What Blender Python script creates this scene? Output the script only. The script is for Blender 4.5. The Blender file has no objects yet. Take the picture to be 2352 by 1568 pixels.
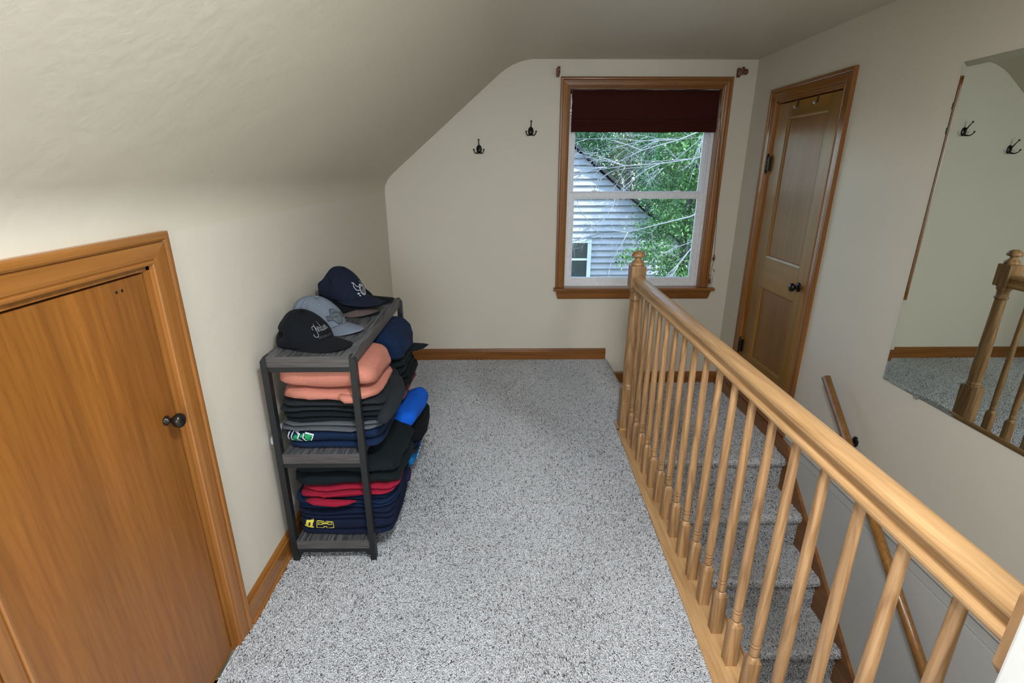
import bpy, bmesh, math, random
import numpy as np
from mathutils import Vector, Matrix, noise
R = math.radians
scene = bpy.context.scene
COL = scene.collection

# ------------------------------------------------------------------ camera
CAMH = 1.4873
cd = bpy.data.cameras.new('camera')
cam = bpy.data.objects.new('camera', cd); COL.objects.link(cam)
cd.sensor_width = 36.0; cd.sensor_fit = 'HORIZONTAL'
cd.lens = 1160.76 / 2352 * 36.0
cd.clip_start = 0.03; cd.clip_end = 300
_p, _y = R(18.834), R(0.721)
_f = Vector((math.sin(_y)*math.cos(_p), math.cos(_y)*math.cos(_p), -math.sin(_p)))
cam.location = (0, 0, CAMH)
cam.rotation_euler = _f.to_track_quat('-Z', 'Y').to_euler()
scene.camera = cam

# ------------------------------------------------------------------ world, lights, exposure
vs = scene.view_settings
vs.view_transform = 'Standard'; vs.look = 'None'; vs.gamma = 1.0
vs.use_curve_mapping = False
vs.exposure = 0.36
w = bpy.data.worlds.new('world'); scene.world = w; w.use_nodes = True
nt = w.node_tree; nt.nodes.clear()
sky = nt.nodes.new('ShaderNodeTexSky'); sky.sky_type = 'NISHITA'
sky.sun_disc = False; sky.sun_elevation = R(50); sky.sun_rotation = R(140)
bg = nt.nodes.new('ShaderNodeBackground'); bg.inputs['Strength'].default_value = 0.7
wo = nt.nodes.new('ShaderNodeOutputWorld')
nt.links.new(sky.outputs[0], bg.inputs[0]); nt.links.new(bg.outputs[0], wo.inputs[0])

def lamp(name, kind, loc, energy, color=(1, 1, 1), size=1.0, size_y=None, target=None, rot=None):
    d = bpy.data.lights.new(name, kind); d.energy = energy; d.color = color
    if kind == 'AREA':
        d.size = size
        if size_y: d.shape = 'RECTANGLE'; d.size_y = size_y
    elif kind == 'SUN': d.angle = size
    else: d.shadow_soft_size = size
    o = bpy.data.objects.new(name, d); COL.objects.link(o); o.location = loc
    if target is not None:
        o.rotation_euler = (Vector(target)-Vector(loc)).to_track_quat('-Z', 'Y').to_euler()
    return o
# afternoon sun on the neighbouring house, coming from behind this house
lamp('sun', 'SUN', (0, 0, 10), 3.6, (1, .96, .9), R(.6), target=(-.35-0, .62, 10-.95))
# daylight entering by the window in the end wall (portal for the sky)
pl = lamp('window_portal', 'AREA', (.99, 4.06, 1.3), 1, size=1.05, size_y=1.35, target=(.99, 0, 1.3))
pl.data.cycles.is_portal = True
# the room's ceiling lamp, then two added fill lights
lamp('ceiling_lamp', 'AREA', (.10, .50, 2.16), 47, (.91, .95, 1), .34, target=(.10, .50, 0))
lamp('rear_fill', 'AREA', (-.1, -1.75, 1.40), 48, (.85, .93, 1), 1.1, 1.2, target=(-.05, 2, .2))  # added cool fill behind the camera; the rear wall has no opening
lamp('stair_fill', 'AREA', (1.25, -.3, 2.1), 14, (1, .97, .93), .3, target=(1.25, .4, 0))  # added to brighten the stairwell, no fixture there

XL, XR, D, H = -.889, 1.75, 3.8975, 2.2

# ------------------------------------------------------------------ node materials
def new_mat(name):
    m = bpy.data.materials.new(name); m.use_nodes = True
    nt = m.node_tree; b = nt.nodes['Principled BSDF']
    return m, nt, b
def N(nt, t, **k):
    n = nt.nodes.new(t)
    for a, v in k.items(): setattr(n, a, v)
    return n
def ramp(nt, stops, interp='LINEAR'):
    r = nt.nodes.new('ShaderNodeValToRGB'); r.color_ramp.interpolation = interp
    e = r.color_ramp.elements
    while len(e) > 1: e.remove(e[-1])
    e[0].position = stops[0][0]; e[0].color = (*stops[0][1], 1)
    for p, c in stops[1:]:
        x = e.new(p); x.color = (*c, 1)
    return r
def coords(nt, scale=(1, 1, 1), rand=True, rot=(0, 0, 0)):
    tc = N(nt, 'ShaderNodeTexCoord'); mp = N(nt, 'ShaderNodeMapping')
    mp.inputs['Scale'].default_value = scale; mp.inputs['Rotation'].default_value = rot
    if rand:
        oi = N(nt, 'ShaderNodeObjectInfo')
        ml = N(nt, 'ShaderNodeMath', operation='MULTIPLY'); ml.inputs[1].default_value = 37.0
        nt.links.new(oi.outputs['Random'], ml.inputs[0])
        ad = N(nt, 'ShaderNodeVectorMath', operation='ADD')
        nt.links.new(tc.outputs['Object'], ad.inputs[0]); nt.links.new(ml.outputs[0], ad.inputs[1])
        nt.links.new(ad.outputs[0], mp.inputs[0])
    else:
        nt.links.new(tc.outputs['Object'], mp.inputs[0])
    return mp.outputs[0]
def bump(nt, b, h, strength, dist=.002):
    bp = N(nt, 'ShaderNodeBump'); bp.inputs['Strength'].default_value = strength
    bp.inputs['Distance'].default_value = dist
    nt.links.new(h, bp.inputs['Height']); nt.links.new(bp.outputs[0], b.inputs['Normal'])
def noise_n(nt, vec, scale, detail=3, rough=.55, dist=0.0):
    n = N(nt, 'ShaderNodeTexNoise'); n.inputs['Scale'].default_value = scale
    n.inputs['Detail'].default_value = detail; n.inputs['Roughness'].default_value = rough
    n.inputs['Distortion'].default_value = dist
    nt.links.new(vec, n.inputs['Vector']); return n.outputs['Fac']
def mix(nt, a, b, fac, mode='MIX'):
    m = N(nt, 'ShaderNodeMix', data_type='RGBA', blend_type=mode)
    for s, v in ((m.inputs[0], fac), (m.inputs[6], a), (m.inputs[7], b)):
        if isinstance(v, bpy.types.NodeSocket): nt.links.new(v, s)
        elif isinstance(v, tuple): s.default_value = (*v, 1)
        else: s.default_value = v
    return m.outputs[2]

def wood(name, dark, light, axis='z', rough=.35, fine=60, coat=.0, contrast=1.0, broad=6, fig=0, figamt=.8):
    m, nt, b = new_mat(name)
    s = {'x': (.05, 1, 1), 'y': (1, .05, 1), 'z': (1, 1, .05)}[axis]
    v = coords(nt, s)
    g = noise_n(nt, v, fine, 4, .6, .4)
    br = noise_n(nt, v, broad, 2, .5, 1.2)
    mid = tuple((a+c)/2 for a, c in zip(dark, light))
    r1 = ramp(nt, [(.5-.22/contrast, dark), (.5, mid), (.5+.2/contrast, light)])
    nt.links.new(g, r1.inputs[0])
    r2 = ramp(nt, [(.35, (.80, .77, .74)), (.65, (1.08, 1.06, 1.04))])
    nt.links.new(br, r2.inputs[0])
    c = mix(nt, r1.outputs[0], r2.outputs[0], 1.0, 'MULTIPLY')
    if fig:
        fs_ = {'x': (.10, 1, 1), 'y': (1, .10, 1), 'z': (1, 1, .10)}[axis]
        v2 = coords(nt, fs_)
        wv = N(nt, 'ShaderNodeTexWave', wave_type='BANDS', bands_direction='DIAGONAL'); wv.inputs['Scale'].default_value = fig
        wv.inputs['Distortion'].default_value = 7; wv.inputs['Detail'].default_value = 4; wv.inputs['Detail Scale'].default_value = .9
        nt.links.new(v2, wv.inputs['Vector'])
        r3 = ramp(nt, [(0, (.74, .68, .60)), (.22, (.96, .95, .93)), (1, (1.03, 1.02, 1.01))]); nt.links.new(wv.outputs['Fac'], r3.inputs[0])
        c = mix(nt, c, r3.outputs[0], figamt, 'MULTIPLY')
    nt.links.new(c, b.inputs['Base Color'])
    b.inputs['Roughness'].default_value = rough
    b.inputs['Coat Weight'].default_value = coat; b.inputs['Coat Roughness'].default_value = .15
    bump(nt, b, g, .12, .001)
    return m
def plain(name, col, rough=.5, metal=0, bumpscale=None, bstr=.1, sheen=0, coat=0, spec=None):
    m, nt, b = new_mat(name)
    b.inputs['Base Color'].default_value = (*col, 1); b.inputs['Roughness'].default_value = rough
    b.inputs['Metallic'].default_value = metal; b.inputs['Sheen Weight'].default_value = sheen
    b.inputs['Coat Weight'].default_value = coat
    if spec is not None: b.inputs['Specular IOR Level'].default_value = spec
    v = coords(nt, rand=False)
    n = noise_n(nt, v, bumpscale or 40, 3)
    r = ramp(nt, [(.3, tuple(.93*c for c in col)), (.7, tuple(min(1, 1.05*c) for c in col))])
    nt.links.new(n, r.inputs[0]); nt.links.new(r.outputs[0], b.inputs['Base Color'])
    if bumpscale: bump(nt, b, n, bstr)
    return m
def fabric(name, col, heather=None, scale=700, sheen=.015):
    m, nt, b = new_mat(name)
    v = coords(nt, rand=True)
    n1 = noise_n(nt, v, scale, 2, .6); n2 = noise_n(nt, v, 14, 3, .6)
    hi = heather or tuple(min(1, c*1.35+.002) for c in col)
    r = ramp(nt, [(.35, tuple(c*.8 for c in col)), (.65, hi)])
    nt.links.new(n1, r.inputs[0]); nt.links.new(r.outputs[0], b.inputs['Base Color'])
    b.inputs['Roughness'].default_value = .95; b.inputs['Sheen Weight'].default_value = sheen
    b.inputs['Sheen Roughness'].default_value = .5
    b.inputs['Specular IOR Level'].default_value = .12
    ad = N(nt, 'ShaderNodeMath', operation='MULTIPLY_ADD'); ad.inputs[1].default_value = .12
    nt.links.new(n1, ad.inputs[0]); nt.links.new(n2, ad.inputs[2])
    bump(nt, b, ad.outputs[0], .35, .006)
    return m

def plaster(name, col):
    m, nt, b = new_mat(name)
    v = coords(nt, rand=False)
    n1 = noise_n(nt, v, 3.0, 4, .6); n2 = noise_n(nt, v, 38, 4, .6)
    b.inputs['Base Color'].default_value = (*col, 1); b.inputs['Roughness'].default_value = .5
    b.inputs['Specular IOR Level'].default_value = .35
    ad = N(nt, 'ShaderNodeMath', operation='MULTIPLY_ADD'); ad.inputs[1].default_value = .15
    nt.links.new(n2, ad.inputs[0]); nt.links.new(n1, ad.inputs[2])
    bump(nt, b, ad.outputs[0], .35, .012)
    return m

def carpet_mat(name, attr=False):
    m, nt, b = new_mat(name)
    cols = [(0, (.05, .035, .03)), (.025, (.09, .075, .075)), (.045, (.24, .21, .21)), (.13, (.46, .43, .44)),
            (.20, (.75, .755, .77)), (1.0, (.915, .925, .95))]
    r = ramp(nt, cols)
    if attr:
        a = N(nt, 'ShaderNodeAttribute'); a.attribute_name = 'tuft_tone'
        nt.links.new(a.outputs['Fac'], r.inputs[0])
    else:
        v = coords(nt, rand=False)
        vo = N(nt, 'ShaderNodeTexVoronoi'); vo.inputs['Scale'].default_value = 210
        nt.links.new(v, vo.inputs['Vector'])
        sp = N(nt, 'ShaderNodeSeparateColor'); nt.links.new(vo.outputs['Color'], sp.inputs[0])
        nt.links.new(sp.outputs[0], r.inputs[0])
        bump(nt, b, vo.outputs['Distance'], .8, .006)
    nt.links.new(r.outputs[0], b.inputs['Base Color'])
    b.inputs['Roughness'].default_value = 1.0; b.inputs['Specular IOR Level'].default_value = .05
    if attr:
        tl = N(nt, 'ShaderNodeBsdfTranslucent'); nt.links.new(r.outputs[0], tl.inputs[0]); mx = N(nt, 'ShaderNodeMixShader'); mx.inputs[0].default_value = .22
        out = nt.nodes['Material Output']; nt.links.new(b.outputs[0], mx.inputs[1]); nt.links.new(tl.outputs[0], mx.inputs[2]); nt.links.new(mx.outputs[0], out.inputs[0])
    return m

def pane_mat(name, tint=(.92, .98, 1.0), ior=1.45):
    m = bpy.data.materials.new(name); m.use_nodes = True; nt = m.node_tree; nt.nodes.clear()
    o = N(nt, 'ShaderNodeOutputMaterial'); tr = N(nt, 'ShaderNodeBsdfTransparent'); gl = N(nt, 'ShaderNodeBsdfGlossy')
    tr.inputs[0].default_value = (*tint, 1); gl.inputs['Roughness'].default_value = .02
    fr = N(nt, 'ShaderNodeFresnel'); fr.inputs[0].default_value = ior
    mx = N(nt, 'ShaderNodeMixShader'); nt.links.new(fr.outputs[0], mx.inputs[0])
    nt.links.new(tr.outputs[0], mx.inputs[1]); nt.links.new(gl.outputs[0], mx.inputs[2]); nt.links.new(mx.outputs[0], o.inputs[0])
    return m

M = {}
M['wall'] = plaster('cream_wall_paint', (.64, .595, .505))
M['ceil'] = plaster('cream_paint_warm_bounce', (.62, .572, .465))  # same paint as the walls, with warm bounce light put into its colour
M['lowwall'] = plaster('white_panel_paint', (.60, .60, .58))
M['oak_y'] = wood('light_oak_lengthwise', (.38, .215, .088), (.60, .385, .19), 'y', .36, 90, .1, .8, 6, 9, .5)
M['oak_z'] = wood('light_oak_upright', (.25, .138, .060), (.42, .25, .118), 'z', .38, 95, .05, 1.3, 6, 22, .9)
M['burn'] = plain('burned_wood_groove', (.05, .025, .012), .6)
M['oak_x'] = wood('light_oak_crosswise', (.40, .22, .09), (.60, .37, .17), 'x', .35, 60, .1)
M['trim_z'] = wood('amber_varnished_pine_upright', (.20, .072, .013), (.36, .15, .032), 'z', .30, 30, .25, .8)
M['trim_y'] = wood('amber_varnished_pine_lengthwise', (.20, .072, .013), (.36, .15, .032), 'y', .30, 30, .25, .8)
M['trim_x'] = wood('amber_varnished_pine_crosswise', (.18, .062, .012), (.32, .13, .028), 'x', .30, 30, .25, .8)
M['door_z'] = wood('brown_door_veneer_upright', (.22, .105, .015), (.34, .17, .029), 'z', .42, 22, .1, .7)
M['door_y'] = wood('brown_door_veneer_crosswise', (.22, .105, .015), (.34, .17, .029), 'y', .42, 22, .1, .7)
M['panel_z'] = wood('brown_door_panel_veneer', (.20, .090, .018), (.30, .138, .032), 'z', .45, 70, .05, .8, 3)
M['ply'] = wood('orange_brown_plywood', (.205, .072, .010), (.315, .120, .020), 'z', .38, 60, .2, .8, 3, 34, .35)
M['carpet'] = carpet_mat('speckled_carpet_backing')
M['pile'] = carpet_mat('speckled_carpet_pile', True)
M['vinyl'] = plain('white_vinyl_frame', (.80, .82, .86), .35, bumpscale=None)
M['glass'] = pane_mat('window_glass')
M['blackmetal'] = plain('black_powder_coated_steel', (.0075, .009, .010), .5, 0, 300, .05)
M['bronze'] = plain('dark_bronze_metal', (.035, .03, .025), .28, .8)
M['hookmetal'] = plain('oil_rubbed_bronze', (.02, .018, .017), .25, .6)
M['chrome'] = plain('brushed_steel', (.6, .6, .6), .3, 1)
M['brass'] = plain('aged_brass', (.35, .27, .14), .3, 1)
M['bracketwood'] = wood('reddish_brown_wood', (.11, .030, .012), (.19, .06, .025), 'z', .3, 60, .3)
M['railwood'] = wood('dark_honey_oak', (.20, .085, .016), (.34, .16, .036), 'z', .3, 60, .25)
M['blind'] = fabric('dark_rust_linen', (.036, .0085, .006), (.06, .014, .010), 500, .02)
M['cord'] = plain('brown_cord', (.09, .045, .03), .8)
M['greyboard'] = wood('charcoal_oak_laminate', (.022, .023, .026), (.12, .125, .135), 'y', .5, 150, 0, 1.7)
M['greyedge_x'] = wood('charcoal_oak_laminate_end', (.045, .042, .043), (.095, .09, .09), 'x', .5, 220, 0, 1.2)
M['greyedge'] = wood('charcoal_oak_laminate_edge', (.045, .042, .043), (.085, .08, .08), 'y', .5, 60, 0, .9)

# ------------------------------------------------------------------ mesh helpers
class MB:
    def __init__(s): s.v = []; s.f = []; s.sm = []
    def add(s, vs_, fs_, smooth=False):
        o = len(s.v); s.v += [tuple(p) for p in vs_]
        s.f += [tuple(i+o for i in f) for f in fs_]; s.sm += [smooth]*len(fs_); return s
    def box(s, x0, x1, y0, y1, z0, z1, b=0.0):
        if b <= 0:
            v = [(x, y, z) for z in (z0, z1) for y in (y0, y1) for x in (x0, x1)]
            return s.add(v, [(0, 2, 3, 1), (4, 5, 7, 6), (0, 1, 5, 4), (2, 6, 7, 3), (0, 4, 6, 2), (1, 3, 7, 5)])
        bm = bmesh.new(); bmesh.ops.create_cube(bm, size=1)
        for q in bm.verts:
            q.co = Vector(((x0+x1)/2+q.co.x*(x1-x0), (y0+y1)/2+q.co.y*(y1-y0), (z0+z1)/2+q.co.z*(z1-z0)))
        bmesh.ops.bevel(bm, geom=bm.edges[:], offset=b, segments=2, affect='EDGES', profile=.6)
        return s.bm(bm)
    def bm(s, bm, smooth=False):
        bm.verts.index_update()
        s.add([q.co.copy() for q in bm.verts], [[q.index for q in f.verts] for f in bm.faces], smooth); bm.free(); return s
    def prism(s, poly, a, b, axis='y', smooth=False, cap=True):
        """poly: 2D list, extruded along axis from a to b (other two axes in xyz order)"""
        def P(u, v, t):
            return {'x': (t, u, v), 'y': (u, t, v), 'z': (u, v, t)}[axis]
        n = len(poly)
        vs_ = [P(u, v, a) for u, v in poly]+[P(u, v, b) for u, v in poly]
        fs_ = [(i, (i+1) % n, n+(i+1) % n, n+i) for i in range(n)]
        s.add(vs_, fs_, smooth)
        if cap:
            s.add(vs_, [tuple(range(n))[::-1], tuple(range(n, 2*n))])
        return s
    def lathe(s, prof, c=(0, 0, 0), axis='z', seg=24, smooth=True, closed=True, sc=(1, 1)):
        vs_ = []; fs_ = []
        for r, h in prof:
            for k in range(seg):
                a = 2*math.pi*k/seg; u = r*math.cos(a)*sc[0]; v = r*math.sin(a)*sc[1]
                p = {'z': (u, v, h), 'x': (h, u, v), 'y': (u, h, v)}[axis]
                vs_.append((c[0]+p[0], c[1]+p[1], c[2]+p[2]))
        for i in range(len(prof)-1):
            for k in range(seg):
                fs_.append((i*seg+k, i*seg+(k+1) % seg, (i+1)*seg+(k+1) % seg, (i+1)*seg+k))
        if closed:
            fs_.append(tuple(range(seg))[::-1]); fs_.append(tuple(range((len(prof)-1)*seg, len(prof)*seg)))
        return s.add(vs_, fs_, smooth)
    def tube(s, pts, r, seg=10, smooth=True, flat=1.0):
        pts = [Vector(p) for p in pts]; n = len(pts)
        rs = r if isinstance(r, (list, tuple)) else [r]*n
        up = Vector((0, 0, 1)); vs_ = []; fs_ = []
        prev = None
        for i, p in enumerate(pts):
            t = (pts[min(i+1, n-1)]-pts[max(i-1, 0)]).normalized()
            if prev is None:
                a = t.cross(up)
                if a.length < .1: a = t.cross(Vector((0, 1, 0)))
            else: a = prev-t*prev.dot(t)
            a.normalize(); prev = a; b = t.cross(a)
            for k in range(seg):
                th = 2*math.pi*k/seg
                vs_.append(p+a*math.cos(th)*rs[i]+b*math.sin(th)*rs[i]*flat)
        for i in range(n-1):
            for k in range(seg):
                fs_.append((i*seg+k, i*seg+(k+1) % seg, (i+1)*seg+(k+1) % seg, (i+1)*seg+k))
        fs_.append(tuple(range(seg))[::-1]); fs_.append(tuple(range((n-1)*seg, n*seg)))
        return s.add(vs_, fs_, smooth)
    def sphere(s, c, r, seg=16, rings=10, sc=(1, 1, 1)):
        prof = [(max(1e-4, math.sin(math.pi*i/rings))*r, -math.cos(math.pi*i/rings)*r*sc[2]) for i in range(rings+1)]
        return s.lathe(prof, c, 'z', seg, True, True, (sc[0], sc[1]))
    def grid(s, fn, nu, nv, smooth=True, close_u=False):
        vs_ = [fn(i, j) for j in range(nv+1) for i in range(nu+(0 if close_u else 1))]
        w_ = nu if close_u else nu+1; fs_ = []
        for j in range(nv):
            for i in range(nu):
                i2 = (i+1) % w_ if close_u else i+1
                fs_.append((j*w_+i, j*w_+i2, (j+1)*w_+i2, (j+1)*w_+i))
        return s.add(vs_, fs_, smooth)
    def build(s, name, mat, parent=None, org=None, bevel=0, world=False):
        if org is None: org = tuple(parent.location) if (parent and parent.type == 'EMPTY') else (parent.get('_org', (0, 0, 0)) if parent else (0, 0, 0))
        me = bpy.data.meshes.new(name)
        ox, oy, oz = org
        me.from_pydata([(x-ox, y-oy, z-oz) for x, y, z in s.v], [], s.f)
        me.polygons.foreach_set('use_smooth', s.sm)
        me.materials.append(mat); me.validate(); me.update()
        bm = bmesh.new(); bm.from_mesh(me); bmesh.ops.recalc_face_normals(bm, faces=bm.faces[:]); bm.to_mesh(me); bm.free()
        o = bpy.data.objects.new(name, me); COL.objects.link(o)
        if parent: o.parent = parent
        else: o.location = org
        if bevel:
            bv = o.modifiers.new('bevel', 'BEVEL'); bv.width = bevel; bv.segments = 2; bv.limit_method = 'ANGLE'
        return o

def tag(o, label=None, cat=None, group=None, kind=None):
    if label: o['label'] = label
    if cat: o['category'] = cat
    if group: o['group'] = group
    if kind: o['kind'] = kind
    return o
def thing(name, loc, label=None, cat=None, group=None, kind=None):
    o = bpy.data.objects.new(name, None); COL.objects.link(o); o.location = loc; o.empty_display_size = .05
    return tag(o, label, cat, group, kind)
def struct(o): o['kind'] = 'structure'; return o
def L(mb_or_none, x0, x1, y0, y1, z0, z1, b=0): return (mb_or_none or MB()).box(x0, x1, y0, y1, z0, z1, b)

# ------------------------------------------------------------------ room shell
T = .12
YB = -1.9
# end wall with the window opening
WX0, WX1, WZ0, WZ1 = .452, 1.524, .585, 2.025
m = MB(); y0, y1 = D, D+T
m.box(XL-.15, WX0, y0, y1, -2.6, 2.35); m.box(WX1, XR+T, y0, y1, -2.6, 2.35)
m.box(WX0, WX1, y0, y1, -2.6, WZ0); m.box(WX0, WX1, y0, y1, WZ1, 2.35)
struct(m.build('wall_back', M['wall']))
# left wall with the small door opening
LY0, LY1, LZ = .70, 1.262, 1.262
m = MB()
m.box(XL-T, XL, YB, LY0, -.15, 1.33); m.box(XL-T, XL, LY1, D, -.15, 1.33); m.box(XL-T, XL, LY0, LY1, LZ, 1.33)
m.box(XL-T-.02, XL-T, YB, D, -.15, 1.33)
struct(m.build('wall_left', M['wall']))
# ceiling: cove, slope, cove, flat
def bez(a, b, c, n):
    return [tuple((1-t)**2*p+2*t*(1-t)*q+t*t*r for p, q, r in zip(a, b, c)) for t in [i/n for i in range(n+1)]]
prof = bez((XL, 1.33), (XL, 1.399), (-.815, 1.461), 18) + bez((-.05, 2.097), (.074, 2.2), (.22, 2.2), 18) + [(XR, 2.2)]
LW = 1.24
# opening of small door reaches a little above the wall top
m = MB()
ny = 40
P = prof
def cf(i, j):
    return (P[i][0], YB+(D-YB)*j/ny, P[i][1])
m.grid(cf, len(P)-1, ny, True)
off = []
for k, (x, z) in enumerate(P):
    a = P[max(k-1, 0)]; b = P[min(k+1, len(P)-1)]; t = Vector((b[0]-a[0], b[1]-a[1])).normalized()
    off.append((x-t.y*.003, z+t.x*.003))
m.prism([(XL-.14, 1.33), (XL-.14, 1.55), (-.05, 2.33), (XR+T, 2.35), (XR+T, 2.2)]+off[::-1], YB, D, 'y')
struct(m.build('ceiling', M['ceil']))
# right wall with closet door opening
RY0, RY1, RZ0, RZ1 = 2.855, 3.545, -.07, 1.895
m = MB()
m.box(XR, XR+T, YB, RY0, -.08, 2.2); m.box(XR, XR+T, RY1, D, -2.6, 2.2)
m.box(XR, XR+T, RY0, RY1, RZ1, 2.2); m.box(XR, XR+T, RY0, RY1, -2.6, RZ0)
m.box(XR, XR+T, YB, RY0, -2.6, -.08)
struct(m.build('wall_right', M['wall']))
m = MB(); m.box(XR+T, XR+T+.02, 2.7, 3.7, -.3, 2.1); struct(m.build('wall_closet', M['wall']))
# slightly proud painted panelling of the stair wall, in two boards with a joint
m = MB()
m.box(XR-.012, XR, .5, 2.79, -.150, -.082, .002); m.box(XR-.012, XR, .5, 2.79, -2.5, -.1535, .001)
m.box(XR-.003, XR, .5, 2.79, -.154, -.149); m.box(XR-.022, XR, .5, 2.765, -.090, -.076, .003)
struct(m.build('trim_1', M['lowwall']))
# wall behind the camera, partition at the railing's near end
m = MB(); m.box(XL-.14, XR+T, YB-T, YB, -2.6, 2.35); struct(m.build('wall_front', M['wall']))
m = MB(); m.box(.655, .775, YB, .488, 0, 2.2, .004); m.box(.665, .775, YB, .488, -2.6, 0)
struct(m.build('wall_partition', M['lowwall']))
# stairwell side under the floor and its lower end
m = MB(); m.box(.70, .764, .488, D, -2.6, -.03)
struct(m.build('wall_stairwell', M['wall']))
m = MB(); m.box(.775, XR-.03, .38, .488, -2.6, -1.6); struct(m.build('wall_stairwell_end', M['wall']))

def plate_left(y): return .612+(y-.49)*.0225
# floor
m = MB()
def flpoly(z0, z1, poly): m.prism(poly, z0, z1, 'z')
flpoly(-.05, .0, [(XL, YB), (.655, YB), (.655, .488), (plate_left(.488)+.01, .488), (plate_left(2.76)+.01, 2.76), (.80, 2.76), (.80, D), (XL, D)])
nb = 8
pr = [(.80, -.05)]+[(.80+.038*math.sin(a), -.038+.038*math.cos(a)) for a in [math.pi/2*i/nb for i in range(nb+1)]]+[(.838, -.215), (.80, -.215)]
m.prism(pr, 2.76, D, 'y', True)
m.box(XL, .655, YB, D, -.2, -.05)
floor = struct(m.build('floor', M['carpet']))

# stairs
NY, NZ, RUN, RISE = 2.69, -.21, .255, .22
NST = 8
poly = [(D-.002, NZ-.05), (D-.002, NZ)]
for k in range(NST):
    ny_, nz_ = NY-RUN*k, NZ-RISE*k
    poly += [(ny_+.02, nz_)] + [(ny_+.02-.022*math.sin(a), nz_-.022+.022*math.cos(a)) for a in [math.pi*i/8 for i in range(1, 8)]]
    poly += [(ny_+.03, nz_-.046), (ny_+.03, nz_-RISE)]
poly += [(.5, NZ-RISE*NST), (.5, NZ-RISE*NST-.05), (D-.002, NZ-RISE*NST-.05)]
m = MB(); m.prism(poly, .765, XR-.028, 'x'); m.prism([(2.72, NZ-.05), (D-.002, NZ-.05), (D-.002, NZ), (2.72, NZ)], XR-.028, XR-.002, 'x')
stairs = m.build('staircase', M['carpet'])
tag(stairs, 'speckled grey carpeted stairs and landing going down behind the oak railing', 'stairs')

# skirt board beside the stairs
m = MB()
s0 = .862
def sk(y): return NZ+(y-NY)*s0+.035
m.prism([(2.80, -.112), (2.70, -.12), (2.62, sk(2.62)), (.6, sk(.6)), (.6, sk(.6)-.45), (2.80, -.7)], XR-.029, XR-.012, 'x')
struct(m.build('trim_2', M['trim_y'], bevel=.002))

# ---------------------------------------------------------------- carpet pile (tufts)
def tufts(name, mat, patches, label, cat, seed, parent=None):
    rng = np.random.default_rng(seed)
    Vs = []; Ts = []
    for fn, (u0, u1), (v0, v1), sp in patches:
        nu = int((u1-u0)/sp); nv = int((v1-v0)/sp)
        u, v = np.meshgrid(np.linspace(u0, u1, nu), np.linspace(v0, v1, nv)); u = u.ravel(); v = v.ravel()
        u = u+rng.uniform(-.5, .5, u.size)*sp; v = v+rng.uniform(-.5, .5, v.size)*sp
        p, n, keep = fn(u, v)          # positions, normals
        p = p[keep]; n = n[keep]; k = len(p)
        ang = rng.uniform(0, 6.283, k)
        # tangent frame
        ref = np.where(np.abs(n[:, :1]) > .9, np.array([[0., 1, 0]]), np.array([[1., 0, 0]]))
        t1 = np.cross(n, ref); t1 /= np.linalg.norm(t1, axis=1)[:, None]; t2 = np.cross(n, t1)
        hgt = rng.uniform(.006, .0105, k)[:, None]; rad = rng.uniform(.0016, .0028, k)[:, None]*(sp/.0036)
        lean = rng.normal(0, .0030, (k, 2))
        # lean also follows slow sweeps like vacuum marks
        lean[:, 0] += .0035*np.sin(p[:, 0]*6+2.0*np.sin(p[:, 1]*2.2)); lean[:, 1] += .0035*np.cos(p[:, 1]*4+2*np.sin(p[:, 0]*3.1))
        mid = p+n*hgt*.55+(t1*lean[:, :1]+t2*lean[:, 1:])*.5
        tip = p+n*hgt+(t1*lean[:, :1]+t2*lean[:, 1:])*1.3
        q = [p - n*.001]
        ring0 = []; 
        for j in range(3):
            a = (ang+j*2.0944)[:, None]
            ring0.append(mid+(t1*np.cos(a)+t2*np.sin(a))*rad)
        V = np.stack([p-n*.002]+ring0+[tip], 1)   # k,5,3
        tone = rng.uniform(0, 1, k)
        Vs.append(V); Ts.append(tone)
    V = np.concatenate(Vs); tone = np.concatenate(Ts); k = len(V)
    base = (np.arange(k)*5)[:, None, None]
    F = np.array([[0, 2, 1], [0, 3, 2], [0, 1, 3], [1, 2, 4], [2, 3, 4], [3, 1, 4]])[None]+base
    F = F.reshape(-1)
    me = bpy.data.meshes.new(name); me.vertices.add(k*5); me.vertices.foreach_set('co', V.reshape(-1))
    nf = k*6; me.loops.add(nf*3); me.loops.foreach_set('vertex_index', F.astype(np.int32))
    me.polygons.add(nf); me.polygons.foreach_set('loop_start', np.arange(nf, dtype=np.int32)*3)
    try: me.polygons.foreach_set('loop_total', np.full(nf, 3, dtype=np.int32))
    except Exception: pass
    me.update(calc_edges=True)
    at = me.attributes.new('tuft_tone', 'FLOAT', 'POINT'); at.data.foreach_set('value', np.repeat(tone, 5))
    me.materials.append(mat)
    o = bpy.data.objects.new(name, me); COL.objects.link(o)
    if parent: o.parent = parent; o['kind'] = 'stuff'
    else: tag(o, label, cat, kind='stuff')
    return o
def f_floor(u, v):
    p = np.stack([u, v, np.zeros_like(u)], 1); n = np.tile([[0., 0, 1]], (len(u), 1))
    right = np.where(v < 2.76, .612+(v-.49)*.0225+.008, .815)
    right = np.where(v < .49, .65, right)
    return p, n, (u < right) & (u > XL+.006) & (v < D-.004)
def f_edge(u, v):   # rolled edge beyond the newel: v in 0..L along the arc
    arc = .06
    a = np.clip(v/arc, 0, 1)*math.pi/2
    x = .80+.038*np.sin(a); z = -.038+.038*np.cos(a)-np.clip(v-arc, 0, None)
    p = np.stack([x, u, z], 1); n = np.stack([np.sin(a), np.zeros_like(a), np.cos(a)], 1)
    return p, n, (u > 2.80)
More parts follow.
